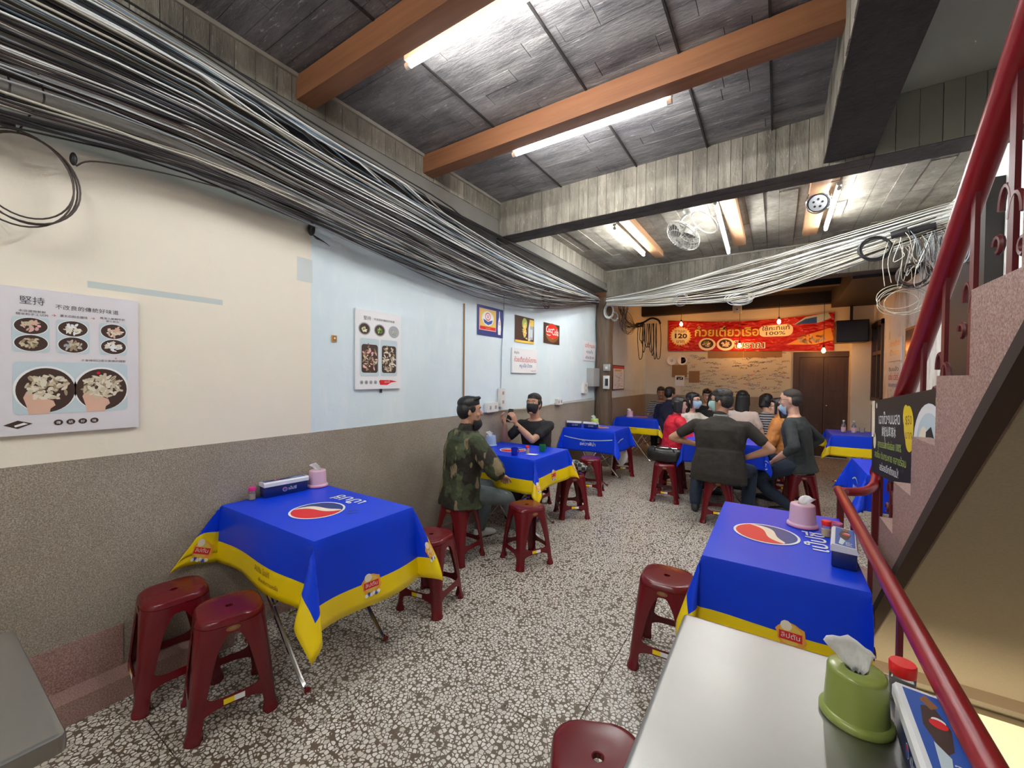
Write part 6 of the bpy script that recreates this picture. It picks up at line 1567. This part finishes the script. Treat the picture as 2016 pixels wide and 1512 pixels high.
# man with phone facing the viewer
hd2 = (Uz * .75 + V((-.10, -.35, 0))).normalized()
p2 = person('man in a black t-shirt and black mask holding up a phone', (-2.30, 4.10), 170, lean=.20, head=(4, 6, 0), lh=V((-2.365, 3.74, .985)), rh=V((-2.515, 3.74, .975)),
            feet=((-.12, .34), (.12, .36)), top='tee_black', legs='trousers_dark', shoes='shoe_dark', skin='skin', style='short', mask=('mask_black', 0), voxel=.0065, s=.98,
            elb=(V((.45, -.1, -1)), V((-.45, -.1, -1))), hand_dir=((hd2, V((-1, .15, 0))), (hd2, V((1, .15, 0)))), curl=(.75, .75), sleeve='short')
ph = thing('smartphone', 'dark smartphone held up by the man in the black mask', 'phone', (-2.44, 3.725, 1.075), math.radians(-12))
mb = MB().rbox((-.037, -.075, -.005), (.037, .075, .004), .01); rt = Matrix.Rotation(math.radians(72), 3, 'X'); mb.v = [rt @ v for v in mb.v]; mb.build('phone_body', 'black_plastic', ph)
MB().lathe([(.034, -.012), (.036, 0), (.034, .012)], seg=20, cap=False).build('watch_strap', 'cable_black', p2['t']).location = world_of(p2['t']).inverted() @ (p2['wr'][0] - V((0, 0, .03)))
# group in the middle
person('broad man in a brown t-shirt seen from behind, face mask and glasses, elbows out', (-.50, 4.78), 3, lean=.16, head=(-78, -3, 0), lh=(-.26, .17, .30), rh=(.24, .12, .22), elb=(V((-1, -.35, .1)), V((1, -.35, .1))),
       feet=((-.27, .22), (.24, .30)), top='shirt_brown', legs='denim', skin='skin', style='messy', hair='hair_grey', mask=('mask_mint', 0), glasses=True, wide=1.32, collar='collar_grey', s=1.06)
person('person in a red padded jacket with short black hair seated behind the black bag', (-1.15, 5.72), 62, lean=.10, head=(12, -4, 0), lh=(-.05, .36, .25), rh=(.16, .34, .25), top='puffer_red', legs='trousers_dark', style='bob', sleeve='long', jacket=.026, s=.90, skin='skin_pale')
person('woman in a cream top and pale mask pointing with one arm', (-1.06, 6.32), 118, lean=.08, head=(-10, 0, 0), lh=(-.30, .36, .58), rh=(.2, .28, .25), elb=(V((0, 0, -1)), None), top='top_cream', legs='denim', style='long', sleeve='long', mask=('mask_blue', 0), glasses=True, skin='skin_pale', s=.95, curl=(.1, .6))
person('person in a navy jacket seated with back to the viewer beyond the post', (-1.62, 7.62), 12, lean=.10, head=(30, 0, 0), top='jacket_navy', legs='trousers_dark', style='short', sleeve='long', jacket=.02, s=1.0, hvis=False)
person('person in a striped top behind the navy jacket, mostly hidden', (-1.98, 8.62), 165, lean=.1, head=(0, -10, 0), top='stripes', legs='denim', style='short', sleeve='short', s=.98, skin='skin_tan')
person('dark-haired person farthest back between the cream top and the note wall', (-1.08, 8.25), 170, lean=.16, head=(0, -15, 0), top='top_black', legs='denim', style='short', sleeve='short', s=.97)
person('black-haired person in black bending low behind the pointing woman', (-.90, 6.95), 25, lean=.30, head=(0, -20, 0), top='top_black', legs='denim', style='bob', sleeve='long', s=.95, hvis=False)
person('long-haired woman in a pale pink top behind the broad man', (-.44, 6.95), 12, lean=.06, head=(-10, 0, 0), top='top_pink', legs='denim', style='long', sleeve='short', s=.98, skin='skin_pale', hvis=False)
person('person in a dark striped top with head tilted, left of the orange jacket', (-.06, 7.12), -35, lean=.22, head=(0, -12, 14), top='stripes', legs='denim', style='bob', sleeve='threequarter', s=.94, skin='skin_pale', hvis=False)
person('woman in an orange brown jacket with round glasses looking left', (.09, 6.32), -78, lean=.10, head=(-6, 2, 0), lh=(-.10, .30, .22), rh=(.10, .30, .22), top='jacket_orange', legs='trousers_dark', style='long', sleeve='long', jacket=.026, glasses=True, skin='skin_pale', s=.90)
person('man with shaved head and glasses in a charcoal shirt, hand on his hip', (.24, 5.62), -72, lean=.14, head=(-4, -4, 0), lh=(-.30, .16, .14), rh=(.20, .06, .18), elb=(V((.75, -.9, .1)), None), feet=(V((.12, 5.45, 0)), V((-.05, 5.95, 0))),
       top='shirt_charcoal', legs='denim', style='shaved', hair='hair_shaved', sleeve='threequarter', mask=('mask_blue', 1.0), glasses=True, s=1.06, skin='skin_pale')
for x, y, lb in ((-1.06, 6.32, 'red stool under the pointing woman, hidden'), (-1.98, 8.62, 'red stool under the person in the striped top at far left'), (-1.08, 8.25, 'red stool under the farthest dark-haired person'), (-.90, 6.95, 'red stool under the person bending low in black'),
                 (-.44, 6.95, 'red stool under the long-haired woman in pale pink'), (-.06, 7.12, 'red stool under the person with tilted head'), (.09, 6.32, 'red stool under the woman in orange brown')):
    stool(x, y, 5, lb)
